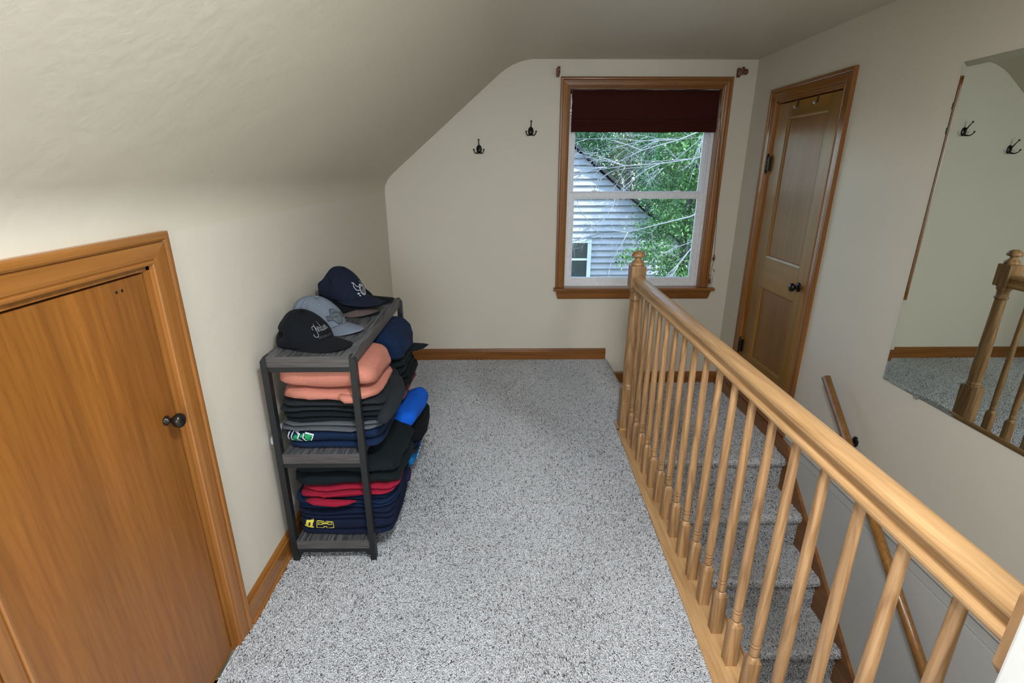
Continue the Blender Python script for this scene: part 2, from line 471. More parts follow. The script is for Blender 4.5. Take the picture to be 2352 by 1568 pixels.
def f_landing(u, v):
    p = np.stack([u, v, np.full_like(u, NZ)], 1); n = np.tile([[0., 0, 1]], (len(u), 1))
    return p, n, (v > NY+.01) & (v < D-.004)
segs = []
for k in range(6):
    ny_, nz_ = NY-RUN*k, NZ-RISE*k
    def f(u, v, ny_=ny_, nz_=nz_, k=k):
        arc = .022*math.pi
        a = np.clip(v/arc, 0, 1)*math.pi
        y = ny_+.02-.022*np.sin(a); z = nz_-.022+.022*np.cos(a)
        d = np.clip(v-arc, 0, None); y = np.where(v > arc, ny_+.028, y); z = z-d
        nn = np.stack([np.zeros_like(a), np.where(v > arc, -1.0, -np.sin(a)), np.where(v > arc, 0.0, np.cos(a))], 1)
        return np.stack([u, y, z], 1), nn, z > nz_-RISE
    segs.append((f, (.77, XR-.03), (0, .24), .0052))
    def g(u, v, nz_=nz_):
        return np.stack([u, v, np.full_like(u, nz_-RISE)], 1), np.tile([[0., 0, 1]], (len(u), 1)), v > -9
    segs.append((g, (.77, XR-.03), (ny_-RUN+.02, ny_+.03), .0052))
tufts('carpet_pile', M['pile'], [(f_floor, (XL, .84), (.95, 1.9), .0034), (f_floor, (XL, .84), (1.9, D), .0042), (f_edge, (2.78, D-.004), (0, .24), .005)],
      'speckled pale grey and brown carpet covering the upper floor', 'carpet', 3)
tufts('carpet_pile', M['pile'], [(f_landing, (.84, XR-.005), (NY+.01, D-.004), .0052)]+segs, None, None, 4, parent=stairs)

# ------------------------------------------------------------------ trims
def prof_casing(w, t):   # u from inner edge 0 to outer w, d = thickness
    return [(0, 0), (0, .50*t), (.03*w, .64*t), (.09*w, .68*t), (.13*w, .60*t), (.145*w, .44*t), (.16*w, .44*t), (.18*w, .56*t), (.30*w, .66*t), (.46*w, .72*t), (.60*w, .80*t), (.665*w, .80*t),
            (.68*w, .58*t), (.70*w, .58*t), (.72*w, .84*t), (.78*w, .98*t), (.86*w, 1.0*t), (.94*w, .96*t), (w, .78*t), (w, 0)]
def casing(mb, corners, w, t, to3):
    """corners: [(a,z,da,dz)] inner path with outward directions; to3(a,z,d)->xyz"""
    pr = prof_casing(w, t); n = len(pr); vs_ = []; fs_ = []
    for a, z, da, dz in corners:
        for u, d in pr: vs_.append(to3(a+da*u, z+dz*u, d))
    for i in range(len(corners)-1):
        for k in range(n-1):
            fs_.append((i*n+k, i*n+k+1, (i+1)*n+k+1, (i+1)*n+k))
    fs_.append(tuple(range(n))); fs_.append(tuple(range((len(corners)-1)*n, len(corners)*n))[::-1])
    mb.add(vs_, fs_)
def three_casings(parent, a0, a1, z0, z1, w, t, to3, mz, mh, z0b=None):
    z0b = z0 if z0b is None else z0b
    m = MB(); casing(m, [(a0, z0, -1, 0), (a0, z1, -1, 1)], w, t, to3); m.build('side_casing', mz, parent)
    m = MB(); casing(m, [(a1, z0b, 1, 0), (a1, z1, 1, 1)], w, t, to3); m.build('side_casing', mz, parent)
    m = MB(); casing(m, [(a0, z1, -1, 1), (a1, z1, 1, 1)], w, t, to3); m.build('head_casing', mh, parent)

BP = lambda h, t: [(0, 0), (t, 0), (t, h*.80), (t*.72, h*.83), (t*.80, h*.90), (t*.55, h*.97), (t*.2, h), (0, h)]
# baseboards
m = MB(); m.prism([(XL+a, z) for a, z in BP(.105, .016)], LY1+.078, D, 'y'); m.prism([(XL+.016, 0), (XL+.024, 0), (XL+.022, .012), (XL+.016, .016)], LY1+.078, D, 'y')
struct(m.build('baseboard_left', M['trim_y']))
m = MB(); m.prism([(XL+a, z) for a, z in BP(.105, .016)], YB, LY0-.078, 'y'); struct(m.build('baseboard_left_near', M['trim_y']))
m = MB(); m.prism([(D-a, z) for a, z in BP(.098, .016)], XL+.017, .815, 'x'); struct(m.build('baseboard_back', M['trim_x'], bevel=.0015))
m = MB(); m.prism([(D-a, NZ+z) for a, z in BP(.10, .016)], .83, XR-.001, 'x'); struct(m.build('baseboard_landing_back', M['trim_x']))
m = MB(); m.prism([(XR-a, NZ+z) for a, z in BP(.095, .016)], 2.80, D-.017, 'y'); struct(m.build('baseboard_landing_right', M['trim_y']))

# ------------------------------------------------------------------ door 1: tall closet door in the right wall
d1 = thing('door_1', (XR, 3.2, RZ0), kind='structure')
to3 = lambda a, z, d: (XR-d, a, z)
three_casings(d1, RY0, RY1, RZ0+.018, RZ1, .078, .020, to3, M['trim_z'], M['trim_y'])
m = MB(); m.box(XR, XR+.10, RY0, RY0+.012, RZ0, RZ1); m.box(XR, XR+.10, RY1-.012, RY1, RZ0, RZ1); m.box(XR, XR+.10, RY0, RY1, RZ1-.012, RZ1)
m.box(XR+.045, XR+.06, RY0+.012, RY0+.024, RZ0, RZ1-.012); m.box(XR+.045, XR+.06, RY1-.024, RY1-.012, RZ0, RZ1-.012)
m.build('door_jamb', M['trim_z'], d1)
m = MB()   # sill with rounded nosing, horn ends and a cove under it
sp_ = [(XR+.10, -.092), (XR-.022, -.092)]+[(XR-.026-.010*math.sin(a), -.081-.011*math.cos(a)) for a in [math.pi*i/6 for i in range(7)]]+[(XR-.022, -.070), (XR+.10, -.070)]
m.prism(sp_, RY0-.095, RY1+.15, 'y'); m.prism([(XR, -.092), (XR-.020, -.092), (XR-.018, -.10), (XR-.008, -.112), (XR, -.116)], RY0-.05, RY1+.075, 'y')
m.build('door_sill', M['trim_y'], d1, bevel=.002)
# leaf: stiles, rails and two panels
lx0, lx1 = XR+.008, XR+.043
ly0, ly1, lz0, lz1 = RY0+.015, RY1-.015, RZ0+.01, RZ1-.018
py0, py1 = 2.985, 3.40
m = MB(); m.box(lx0, lx1, ly0, py0, lz0, lz1, .0015); m.box(lx0, lx1, py1, ly1, lz0, lz1, .0015)
leaf = m.build('door_leaf', M['door_z'], d1)
m = MB(); m.box(lx0, lx1, py0, py1, 1.79, lz1, .0015); m.box(lx0, lx1, py0, py1, .722, .925, .0015); m.box(lx0, lx1, py0, py1, lz0, .20, .0015)
o = m.build('rail', M['door_y'], leaf, org=tuple(d1.location))
def panel(z0, z1):
    m = MB(); m.box(lx0+.012, lx0+.02, py0-.005, py1+.005, z0-.005, z1+.005)
    m.build('panel', M['panel_z'], leaf, org=tuple(d1.location))
    m = MB(); w_ = .014
    def t3(a, z, d): return (lx0+.012-d, a, z)
    pr = [(0, 0), (0, .003), (.004, .008), (.010, .010), (w_, .011), (w_, 0)]
    cs = [(py0+w_, z0+w_, -1, -1), (py0+w_, z1-w_, -1, 1), (py1-w_, z1-w_, 1, 1), (py1-w_, z0+w_, 1, -1), (py0+w_, z0+w_, -1, -1)]
    n = len(pr); vs_ = [t3(a+da*u, z+dz*u, d) for a, z, da, dz in cs for u, d in pr]
    fs_ = [(i*n+k, i*n+k+1, (i+1)*n+k+1, (i+1)*n+k) for i in range(4) for k in range(n-1)]
    m.add(vs_, fs_); m.build('panel_molding', M['door_z'], leaf, org=tuple(d1.location))
panel(.925, 1.79); panel(.20, .722)
def knob(parent, x, y, z, s, r, rose, stem, mat):   # protrudes along s*x
    m = MB()
    m.lathe([(rose, 0), (rose, .003), (rose*.85, .007), (rose*.35, .010), (.008, .012), (.007, stem), (r*.55, stem+.004), (r*.9, stem+.010), (r, stem+.018), (r*.9, stem+.026), (r*.6, stem+.031), (.001, stem+.033)], (0, 0, 0), 'x', 28)
    m.v = [(x+s*a, y+b, z+c) for a, b, c in m.v]
    return m.build('door_knob', mat, parent, org=tuple(parent.location) if parent.type == 'EMPTY' else tuple(d1.location))
knob(d1, lx0, 2.958, .815, -1, .026, .029, .022, M['bronze'])
m = MB(); m.box(lx0-.001, lx0+.001, 2.952-.045, 2.952-.039, .80, .83); m.build('latch_plate', M['brass'], d1)
for hz in (1.52, .25):
    m = MB(); m.lathe([(.004, -.055), (.0075, -.05), (.0075, .05), (.004, .055)], (XR-.012, 3.537, hz), 'z', 12)
    for k in range(4): m.lathe([(.0082, -.003), (.0082, .003)], (XR-.012, 3.537, hz-.03+k*.02), 'z', 12)
    m.sphere((XR-.012, 3.537, hz+.058), .006, 10, 6); m.sphere((XR-.012, 3.537, hz-.058), .006, 10, 6)
    m.box(XR-.013, lx0, 3.512, 3.531, hz-.044, hz+.044)
    m.build('hinge', M['bronze'], d1)
for i, (hy, lab) in enumerate([(3.305, 'small steel over-door hook at the top of the closet door, nearer the window'), (3.10, 'small steel over-door hook at the top of the closet door, nearer the mirror')]):
    m = MB(); m.box(lx0-.002, lx0+.037, hy-.009, hy+.009, lz1+.0002, lz1+.0015)
    pts = [(lx0-.0015, lz1+.0015), (lx0-.0015, lz1-.035)]+[(lx0-.013+.0115*math.cos(a), lz1-.035-.0115*math.sin(a)) for a in [math.pi*k/8 for k in range(9)]]+[(lx0-.026, lz1-.028)]
    vs_ = []; fs_ = []
    for (x, z) in pts: vs_ += [(x, hy-.009, z), (x, hy+.009, z)]
    for k in range(len(pts)-1): fs_.append((2*k, 2*k+1, 2*k+3, 2*k+2))
    m.add(vs_, fs_, True)
    o = m.build('over_door_hook', M['chrome'], org=(lx0, hy, lz1)); so = o.modifiers.new('s', 'SOLIDIFY'); so.thickness = .0016
    tag(o, lab, 'hook', 'hooks over the closet door')

# ------------------------------------------------------------------ door 2: low attic door in the left wall
d2 = thing('door_2', (XL, .98, 0), kind='structure')
to3 = lambda a, z, d: (XL+d, a, z)
three_casings(d2, LY0, LY1, 0, LZ, .075, .021, to3, M['trim_z'], M['trim_y'])
m = MB(); m.box(XL-.08, XL, LY0, LY0+.012, 0, LZ); m.box(XL-.08, XL, LY1-.012, LY1, 0, LZ); m.box(XL-.08, XL, LY0, LY1, LZ-.012, LZ); m.build('door_jamb', M['trim_z'], d2)
m = MB(); m.box(XL-.034, XL-.008, LY0+.016, LY1-.016, .012, LZ-.018, .003); m.build('door_leaf', M['ply'], d2)
for yy in (1.150, 1.168):
    m = MB(); m.sphere((XL-.008, yy, 1.218), .004, 10, 6, (.15, 1, 1)); m.build('nail_mark', M['bronze'], d2)
m = MB(); m.box(XL-.03, XL-.01, LY0, LY1, -.001, .012); m.build('door_sill', M['trim_y'], d2)
m = MB()
m.lathe([(.013, 0), (.013, .003), (.010, .006), (.006, .010), (.0065, .016), (.012, .020), (.018, .028), (.020, .035), (.018, .042), (.010, .047), (.001, .0485)], (0, 0, 0), 'x', 26)
m.v = [(XL-.008+a, 1.205+b, .86+c) for a, b, c in m.v]; m.build('door_knob', M['bronze'], d2)

# ------------------------------------------------------------------ window 1
w1 = thing('window_1', (.99, D, .6), kind='structure')
to3 = lambda a, z, d: (a, D-d, z)
three_casings(w1, WX0+.004, WX1-.004, .608, WZ1-.003, .069, .022, to3, M['trim_z'], M['trim_x'])
m = MB(); m.prism([(D+.07, .584), (D-.045, .584), (D-.052, .590), (D-.053, .598), (D-.046, .606), (D+.07, .607)], .373, 1.633, 'x'); m.build('window_stool', M['trim_x'], w1, bevel=.003)
m = MB()
pr_ = [(D, .584), (D-.030, .584), (D-.028, .570), (D-.020, .560), (D-.018, .530), (D-.012, .516), (D, .516)]
n = len(pr_); xs = (.395, 1.611)
vs_ = [(xs[0]+(0 if z > .55 else .014*(.55-z)/.034), y, z) for y, z in pr_]+[(xs[1]-(0 if z > .55 else .014*(.55-z)/.034), y, z) for y, z in pr_]
m.add(vs_, [(i, (i+1) % n, n+(i+1) % n, n+i) for i in range(n)]+[tuple(range(n))[::-1], tuple(range(n, 2*n))]); m.build('window_apron', M['trim_x'], w1)
# wood jamb liners, vinyl master frame
m = MB(); m.box(WX0, WX0+.006, D, D+.055, .605, WZ1); m.box(WX1-.006, WX1, D, D+.055, .605, WZ1); m.box(WX0, WX1, D, D+.055, WZ1-.008, WZ1); m.build('window_jamb', M['trim_z'], w1)
fx0, fx1, fz0, fz1 = WX0+.006, WX1-.006, .607, WZ1-.008
yf = D+.045
m = MB()
m.box(fx0, fx0+.022, yf, D+T+.01, fz0, fz1, .002); m.box(fx1-.022, fx1, yf, D+T+.01, fz0, fz1, .002)
m.box(fx0, fx1, yf, D+T+.01, fz1-.03, fz1, .002); m.box(fx0, fx1, yf, D+T+.01, fz0-.02, fz0+.006, .002)
m.box(fx0+.022, fx0+.028, yf+.03, yf+.036, 1.30, fz1-.03); m.box(fx1-.028, fx1-.022, yf+.03, yf+.036, 1.30, fz1-.03)
m.build('window_frame', M['vinyl'], w1)
sx0, sx1 = fx0+.012, fx1-.012
def sash(y0_, y1_, z0, z1, st, bot, topr):
    m = MB(); e = .0025
    m.box(sx0, sx0+st, y0_, y1_, z0, z1, e); m.box(sx1-st, sx1, y0_, y1_, z0, z1, e)
    m.box(sx0+st-.006, sx1-st+.006, y0_+.0004, y1_-.0004, z0+.0003, z0+bot, e); m.box(sx0+st-.006, sx1-st+.006, y0_+.0004, y1_-.0004, z1-topr, z1-.0003, e)
    # glazing bead
    for (a, b_, c, d_) in ((sx0+st, sx0+st+.008, z0+bot, z1-topr), (sx1-st-.008, sx1-st, z0+bot, z1-topr)): m.box(a, b_, y0_+.006, y1_-.004, c, d_)
    m.box(sx0+st+.0081, sx1-st-.0081, y0_+.006, y1_-.004, z0+bot, z0+bot+.008); m.box(sx0+st+.0081, sx1-st-.0081, y0_+.006, y1_-.004, z1-topr-.008, z1-topr)
    o = m.build('window_sash', M['vinyl'], w1)
    g = MB(); ym = (y0_+y1_)/2; g.box(sx0+st+.004, sx1-st-.004, ym-.002, ym+.002, z0+bot+.004, z1-topr-.004)
    g.build('pane', M['glass'], o, org=tuple(w1.location)); return o
ls = sash(yf+.012, yf+.040, .612, 1.318, .042, .052, .036)
us = sash(yf+.044, yf+.068, 1.285, fz1-.02, .036, .034, .04)
for x in (.67, 1.30):
    m = MB(); m.box(x-.035, x+.035, yf+.012, yf+.042, 1.318, 1.324, .002); m.prism([(x-.028, 1.324), (x-.016, 1.334), (x+.014, 1.336), (x+.030, 1.324)], yf+.016, yf+.036, 'y')
    m.build('sash_lock', M['vinyl'], ls, org=tuple(w1.location))

# roman blind
bl = thing('roman_blind', (.99, D-.004, 2.0), 'dark rust-red fabric roman blind pulled up inside the top of the window', 'window blind')
random.seed(4)
bx0, bx1 = WX0+.018, WX1-.018
def blind_fn(prof_, amp, seed, x0=bx0, x1=bx1):
    nu = 60
    def fn(i, j):
        s = i/nu; x = x0+(x1-x0)*s
        y, z = prof_[j]
        sag = 4*s*(1-s)*amp
        wv = .0035*noise.noise(Vector((x*7, z*9, seed)))
        return (x, y+wv, z-sag*(2.0-z)/.28+.003*noise.noise(Vector((x*5, z*3, seed+5))))
    return fn, nu, len(prof_)-1
m = MB()
yb = D+.004
pf = [(yb+.006, 2.012), (yb-.004, 2.010), (yb-.006, 1.96), (yb-.010, 1.90), (yb-.016, 1.85), (yb-.021, 1.833), (yb-.014, 1.826), (yb-.004, 1.83)]
fn, a, b_ = blind_fn(pf, .014, 1); m.grid(fn, a, b_)
m.build('blind_panel', M['blind'], bl)
for i, (zt, zb, yy) in enumerate([(1.834, 1.792, -.008), (1.800, 1.778, -.013), (1.786, 1.766, -.016), (1.774, 1.752, -.018), (1.762, 1.738, -.012)]):
    m = MB()
    pf = [(yb+.01, zt), (yb+yy+.004, zt+.001), (yb+yy, zt-.006), (yb+yy-.003, (zt+zb)/2), (yb+yy, zb+.003), (yb+yy+.006, zb), (yb+.012, zb+.004)]
    fn, a, b_ = blind_fn(pf, .004+.0015*(i % 2), 3+i); m.grid(fn, a, b_)
    m.build('blind_fold', M['blind'], bl)
m = MB(); m.box(bx0, bx1, D+.010, D+.038, 1.985, 2.014, .002); m.build('head_rail', M['vinyl'], bl)
m = MB(); m.tube([(WX0+.012, D+.004, 1.985), (WX0+.016, D+.0, 1.93), (WX0+.012, D-.002, 1.885)], [.004, .006, .003]); m.box(WX0+.006, WX0+.020, D-.006, D+.006, 1.868, 1.886, .001); m.box(WX0+.008, WX0+.018, D-.006, D+.004, 1.85, 1.862, .001); m.build('cord_lock', M['vinyl'], bl)
cy = D-.034
pts = [(1.515, D-.01, 1.95), (1.535, D-.028, 1.72), (1.560, cy, 1.4), (1.588, cy, 1.1), (1.598, cy-.004, .87)]
m = MB(); m.tube(pts, .0014, 6)
m.tube([(1.600, cy, .87), (1.598, cy-.003, .80), (1.590, cy-.004, .75), (1.588, cy-.002, .69)], .0016, 6)
lp = [(1.592+.016*math.sin(a), cy-.003, .668-.045*math.cos(a)) for a in [2*math.pi*k/18 for k in range(19)]]
m.tube(lp, .0013, 6); m.tube([(1.598, cy, .755), (1.610, cy, .752), (1.616, cy, .742)], .0014, 6); m.sphere((1.616, cy, .738), .004, 8, 6)
m.build('lift_cord', M['cord'], bl)
for z in (.845, .665):
    m = MB(); m.lathe([(.002, .024), (.004, .02), (.0085, .002), (.009, -.012), (.006, -.022), (.003, -.025)], (1.599 if z > .8 else 1.590, cy-.003, z), 'z', 14)
    m.build('cord_tassel', M['bracketwood'], bl)

# curtain rod brackets
def bracket(x, z, ring, lab):
    t = thing('curtain_rod_bracket', (x, D, z), lab, 'curtain bracket', 'curtain rod brackets above the window')
    m = MB(); pr_ = [(x-.012, z-.030), (x+.010, z-.030), (x+.012, z-.02), (x+.012, z+.022), (x+.006, z+.030), (x-.006, z+.030), (x-.012, z+.022)]
    m.prism(pr_, D-.011, D, 'y'); m.build('wall_plate', M['bracketwood'], t, bevel=.002)
    # cradle arm: a cup seen from the side
    m = MB()
    outer = [(D-.010, z-.012), (D-.03, z-.020), (D-.055, z-.023), (D-.075, z-.016), (D-.086, z+.002), (D-.084, z+.020), (D-.076, z+.026), (D-.068, z+.018), (D-.064, z+.004), (D-.052, z-.002), (D-.040, z+.006), (D-.034, z+.018), (D-.024, z+.024), (D-.010, z+.018)]
    m.prism(outer, x-.008, x+.008, 'x'); m.build('cradle_arm', M['bracketwood'], t, bevel=.003)
    if ring:
        m = MB(); m.lathe([(.006, 0), (.010, .006), (.018, .012), (.019, .026), (.015, .033), (.002, .035)], (x+.008, D-.052, z-.002), 'x', 20); m.build('finial', M['bracketwood'], t)
bracket(.366, 2.118, False, 'reddish wooden curtain rod bracket above the left corner of the window')
bracket(1.618, 2.118, True, 'reddish wooden curtain rod bracket with round end knob above the right corner of the window')

# coat hooks
def coat_hook(x, z, lab):
    t = thing('coat_hook', (x, D, z), lab, 'coat hook', 'coat hooks on the end wall')
    m = MB(); m.lathe([(.020, 0), (.020, .003), (.017, .006), (.013, .008), (.001, .010)], (0, 0, 0), 'y', 28, True, True, (1, 1.5))
    m.v = [(x+a, D-b, z+c) for a, b, c in m.v]
    m.build('back_plate', M['hookmetal'], t)
    m = MB(); m.tube([(x, D-.006, z+.002), (x, D-.016, z+.012), (x, D-.034, z+.035), (x, D-.055, z+.058)], [.006, .005, .0038, .0032], 10); m.sphere((x, D-.058, z+.061), .0066, 12, 8); m.build('upper_prong', M['hookmetal'], t)
    for s in (-1, 1):
        pts = [(x, D-.006, z-.018), (x+s*.010, D-.016, z-.026), (x+s*.022, D-.030, z-.028), (x+s*.031, D-.042, z-.020), (x+s*.035, D-.050, z-.008)]
        m = MB(); m.tube(pts, [.006, .005, .0042, .0036, .0032], 10); m.sphere((x+s*.0352, D-.051, z-.004), .0064, 12, 8)
        m.build('lower_prong', M['hookmetal'], t)
    m = MB(); m.sphere((x, D-.010, z-.022), .0035, 10, 6); m.build('screw', M['brass'], t)
coat_hook(-.188, 1.622, 'dark bronze double coat hook on the end wall, the lower one nearer the slope')
coat_hook(.183, 1.742, 'dark bronze double coat hook on the end wall, the higher one nearer the window')

# ------------------------------------------------------------------ stair railing
rl = thing('stair_railing', (.70, 1.6, 0), 'light oak stair railing with turned balusters and round capped newel post', 'railing')
def rail_x(y): return .698+(y-.5)*.0082
m = MB()
def sk_box(xa, xb, y0_, y1_, z0, z1, mb, f0, f1):
    v = [(f0(y0_)+xa, y0_, z0), (f1(y0_)+xb, y0_, z0), (f0(y1_)+xa, y1_, z0), (f1(y1_)+xb, y1_, z0)]
    v += [(a, b, z1) for a, b, _ in v]
    mb.add(v, [(0, 2, 3, 1), (4, 5, 7, 6), (0, 1, 5, 4), (2, 6, 7, 3), (0, 4, 6, 2), (1, 3, 7, 5)])
sk_box(0, .052, .49, 2.80, -.028, .016, m, plate_left, rail_x)
m.build('base_plate', M['oak_y'], rl, bevel=.004)
m = MB(); sk_box(.052, .070, .49, 2.80, -.06, -.002, m, rail_x, rail_x); m.build('edge_molding', M['trim_y'], rl, bevel=.006)
# handrail
half = [(0, .868), (.015, .868), (.0165, .874), (.022, .876), (.0270, .882), (.0278, .888), (.0255, .8935), (.0180, .8950), (.0155, .902), (.0160, .911), (.0200, .9165), (.0275, .920), (.0290, .925), (.0280, .932), (.0235, .938), (.0140, .942), (0, .9435)]
full = half+[(-a, z) for a, z in half[::-1][1:-1]]
ys = (.503, 2.684); n = len(full)
vs_ = [(rail_x(y)+a, y, z) for y in ys for a, z in full]
m = MB(); m.add(vs_, [(i, (i+1) % n, n+(i+1) % n, n+i) for i in range(n)], True); m.add(vs_, [tuple(range(n)), tuple(range(n, 2*n))])
hr = m.build('handrail', M['oak_y'], rl)
hr.data.set_sharp_from_angle(angle=R(16))
# rosette at the near end
m = MB(); oct_ = [(.66+.001, .85), (.675, .83), (.745, .83), (.762, .85), (.762, .97), (.745, .99), (.675, .99), (.661, .97)]
m.prism(oct_, .4885, .503, 'y'); m.build('rosette', M['oak_z'], rl, bevel=.003)
# balusters
def square_to_turned(mb, s, z0, z1, r1):
    pass
def baluster_mesh():
    m = MB(); s = .0178; zt = .168
    # square block with chamfered, rounded shoulders
    bm_ = bmesh.new(); bmesh.ops.create_cube(bm_, size=1)
    for q in bm_.verts: q.co = Vector((q.co.x*2*s, q.co.y*2*s, .014+(q.co.z+.5)*(zt-.014)))
    bmesh.ops.bevel(bm_, geom=[e for e in bm_.edges if abs(e.verts[0].co.z-e.verts[1].co.z) > .01], offset=.0012, segments=1, affect='EDGES')
    m.bm(bm_)
    # pyramid-like shoulder to round
    seg = 24; vs_ = []; fs_ = []
    def sq(a):
        c, q = math.cos(a), math.sin(a); k = s/max(abs(c), abs(q)); k = min(k, s*1.32); return k
    for j in range(6):
        t = j/5
        for k in range(seg):
            a = 2*math.pi*(k+.5)/seg; r = sq(a)*(1-t)+.0125*t
            vs_.append((r*math.cos(a), r*math.sin(a), zt+.016*math.sin(t*math.pi/2)-.012*(max(0, sq(a)-s)/s)*(1-t)))
    for j in range(5):
        for k in range(seg): fs_.append((j*seg+k, j*seg+(k+1) % seg, (j+1)*seg+(k+1) % seg, (j+1)*seg+k))
    m.add(vs_, fs_, True)
    z = .184
    pf = [(.0125, z), (.0100, z+.001), (.0100, z+.003), (.0135, z+.005), (.0140, z+.018), (.0138, z+.030), (.0105, z+.0315), (.0105, z+.0335), (.0142, z+.035), (.0148, z+.039), (.0142, z+.043), (.0105, z+.0445), (.0105, z+.0465), (.0142, z+.048),
          (.0148, .29), (.0150, .34), (.0149, .40), (.0143, .50), (.0136, .62), (.0122, .74), (.0112, .82), (.0108, .872)]
    m.lathe(pf, (0, 0, 0), 'z', 24, True, True)
    return m
bmsh = None
for k in range(18):
    y = 1.177+(12-k)*.1165
    if bmsh is None:
        mb = baluster_mesh(); o = mb.build('baluster', M['oak_z'], rl, org=(0, 0, 0)); bmsh = o
        o.data.set_sharp_from_angle(angle=R(50))
        rings = []
        for zz in (.186, .2165, .2300):
            g_ = MB(); g_.lathe([(.0100, -.0014), (.0112, -.0010), (.0112, .0010), (.0100, .0014)], (0, 0, 0), 'z', 24, True, False)
            rg = g_.build('burned_groove', M['burn'], o, org=(0, 0, 0)); rg.location = (0, 0, zz); rings.append(rg)
    else:
        o = bmsh.copy(); COL.objects.link(o); o.parent = rl
        for rg in rings:
            c_ = rg.copy(); COL.objects.link(c_); c_.parent = o
    o.location = (rail_x(y)-.70-.004, y-1.6, 0)
    o.rotation_euler = (0, 0, math.pi/2*(k % 4))
# newel
nx, nyy = .717, 2.722
m = MB(); m.box(nx-.040, nx+.040, nyy-.040, nyy+.040, .012, .27, .003)
m.lathe([(.0399, .268), (.038, .276), (.034, .281), (.030, .283)], (nx, nyy, 0), 'z', 32)
m.lathe([(.034, .280), (.0355, .286), (.034, .292), (.031, .294), (.032, .31), (.0335, .36), (.0335, .42), (.031, .55), (.028, .70), (.0265, .79), (.0265, .80), (.031, .802), (.033, .807), (.031, .813), (.0275, .816),
         (.0275, .835), (.030, .848), (.030, .851), (.034, .853), (.0355, .858), (.034, .863), (.036, .868), (.037, .873)], (nx, nyy, 0), 'z', 32)
m.box(nx-.040, nx+.040, nyy-.040, nyy+.040, .872, .993, .005)
m.build('newel_post', M['oak_z'], rl)
m = MB(); m.lathe([(.034, .990), (.036, 1.0), (.036, 1.006), (.033, 1.010), (.030, 1.013), (.025, 1.018), (.0185, 1.026), (.0165, 1.033), (.019, 1.0365), (.031, 1.039), (.0355, 1.044), (.0355, 1.051), (.029, 1.062), (.019, 1.070), (.008, 1.0735), (.001, 1.074)], (nx, nyy, 0), 'z', 32)
m.build('newel_cap', M['oak_z'], rl)
m = MB(); m.box(nx-.055, nx+.05, nyy-.052, nyy-.040, .012, .024, .002); m.box(nx-.055, nx-.040, nyy-.052, nyy+.052, .008, .024, .002); m.build('shoe_molding', M['oak_x'], rl)

# wall handrail for the stairs
wr = thing('wall_handrail', (XR-.07, 2.44, .46), 'round brown wooden handrail descending along the right stair wall', 'handrail')
a0 = Vector((XR-.068, 2.435, .452)); dv = Vector((0, 1.435-2.435, -.455-.452+.0)).normalized(); dv = Vector((0, -(2.435-1.455), -(.452+.455))).normalized()
m = MB(); m.tube([a0, a0+dv*2.4], .0215, 24); m.build('rail', M['railwood'], wr)
for tt in (.30, 1.9):
    c = a0+dv*tt
    m = MB(); m.lathe([(.022, 0), (.022, .003), (.017, .007), (.008, .009)], (0, 0, 0), 'x', 20, sc=(1, 1.3)); m.v = [(XR-a, c.y+b, c.z-.055+q) for a, b, q in m.v]
    m.tube([(XR-.006, c.y, c.z-.055), (XR-.035, c.y, c.z-.062), (XR-.062, c.y, c.z-.048), (XR-.068, c.y, c.z-.024)], .006, 10); m.box(XR-.082, XR-.054, c.y-.012, c.y+.012, c.z-.026, c.z-.022)
    m.build('bracket', M['bronze'], wr)

# ------------------------------------------------------------------ mirror
mm, ntm, bb = new_mat('mirror_silver')
bb.inputs['Base Color'].default_value = (.80, .86, .80, 1); bb.inputs['Metallic'].default_value = 1; bb.inputs['Roughness'].default_value = .003
edge = plain('mirror_glass_edge', (.10, .13, .11), .2)
mr = thing('wall_mirror', (XR, 1.6, 1.2), 'large frameless wall mirror hanging on the right wall above the stairs', 'mirror')
MY0, MY1, MZ0, MZ1 = 1.02, 2.139, .570, 1.872
m = MB(); x0_, x1_ = XR-.0050, XR-.0025; bv = .020
o_ = [(x1_+.001, MY0, MZ0), (x1_+.001, MY1, MZ0), (x1_+.001, MY1, MZ1), (x1_+.001, MY0, MZ1)]
mid_ = [(x1_-.002, a, b) for _, a, b in o_]
i_ = [(x0_, MY0+bv, MZ0+bv), (x0_, MY1-bv, MZ0+bv), (x0_, MY1-bv, MZ1-bv), (x0_, MY0+bv, MZ1-bv)]
m.add(mid_+i_, [(4, 5, 6, 7)]+[(k, (k+1) % 4, 4+(k+1) % 4, 4+k) for k in range(4)])
m.build('mirror_glass', mm, mr)
m = MB(); m.box(x1_-.0019, XR-.0003, MY0-.0005, MY1+.0005, MZ0-.0005, MZ1+.0005); m.build('mirror_back', edge, mr)
for y, z in ((1.94, MZ0), (1.25, MZ0)):
    m = MB(); m.box(x0_-.003, XR, y-.011, y+.011, z-.008, z+.004, .0015); m.sphere((x0_-.003, y, z-.004), .003, 8, 6); m.build('mirror_clip', M['chrome'], mr)
for z in (1.72, 1.63):
    m = MB(); m.box(x0_-.001, XR, MY1-.003, MY1+.003, z-.012, z+.012, .001); m.build('mirror_clip', M['bronze'], mr)

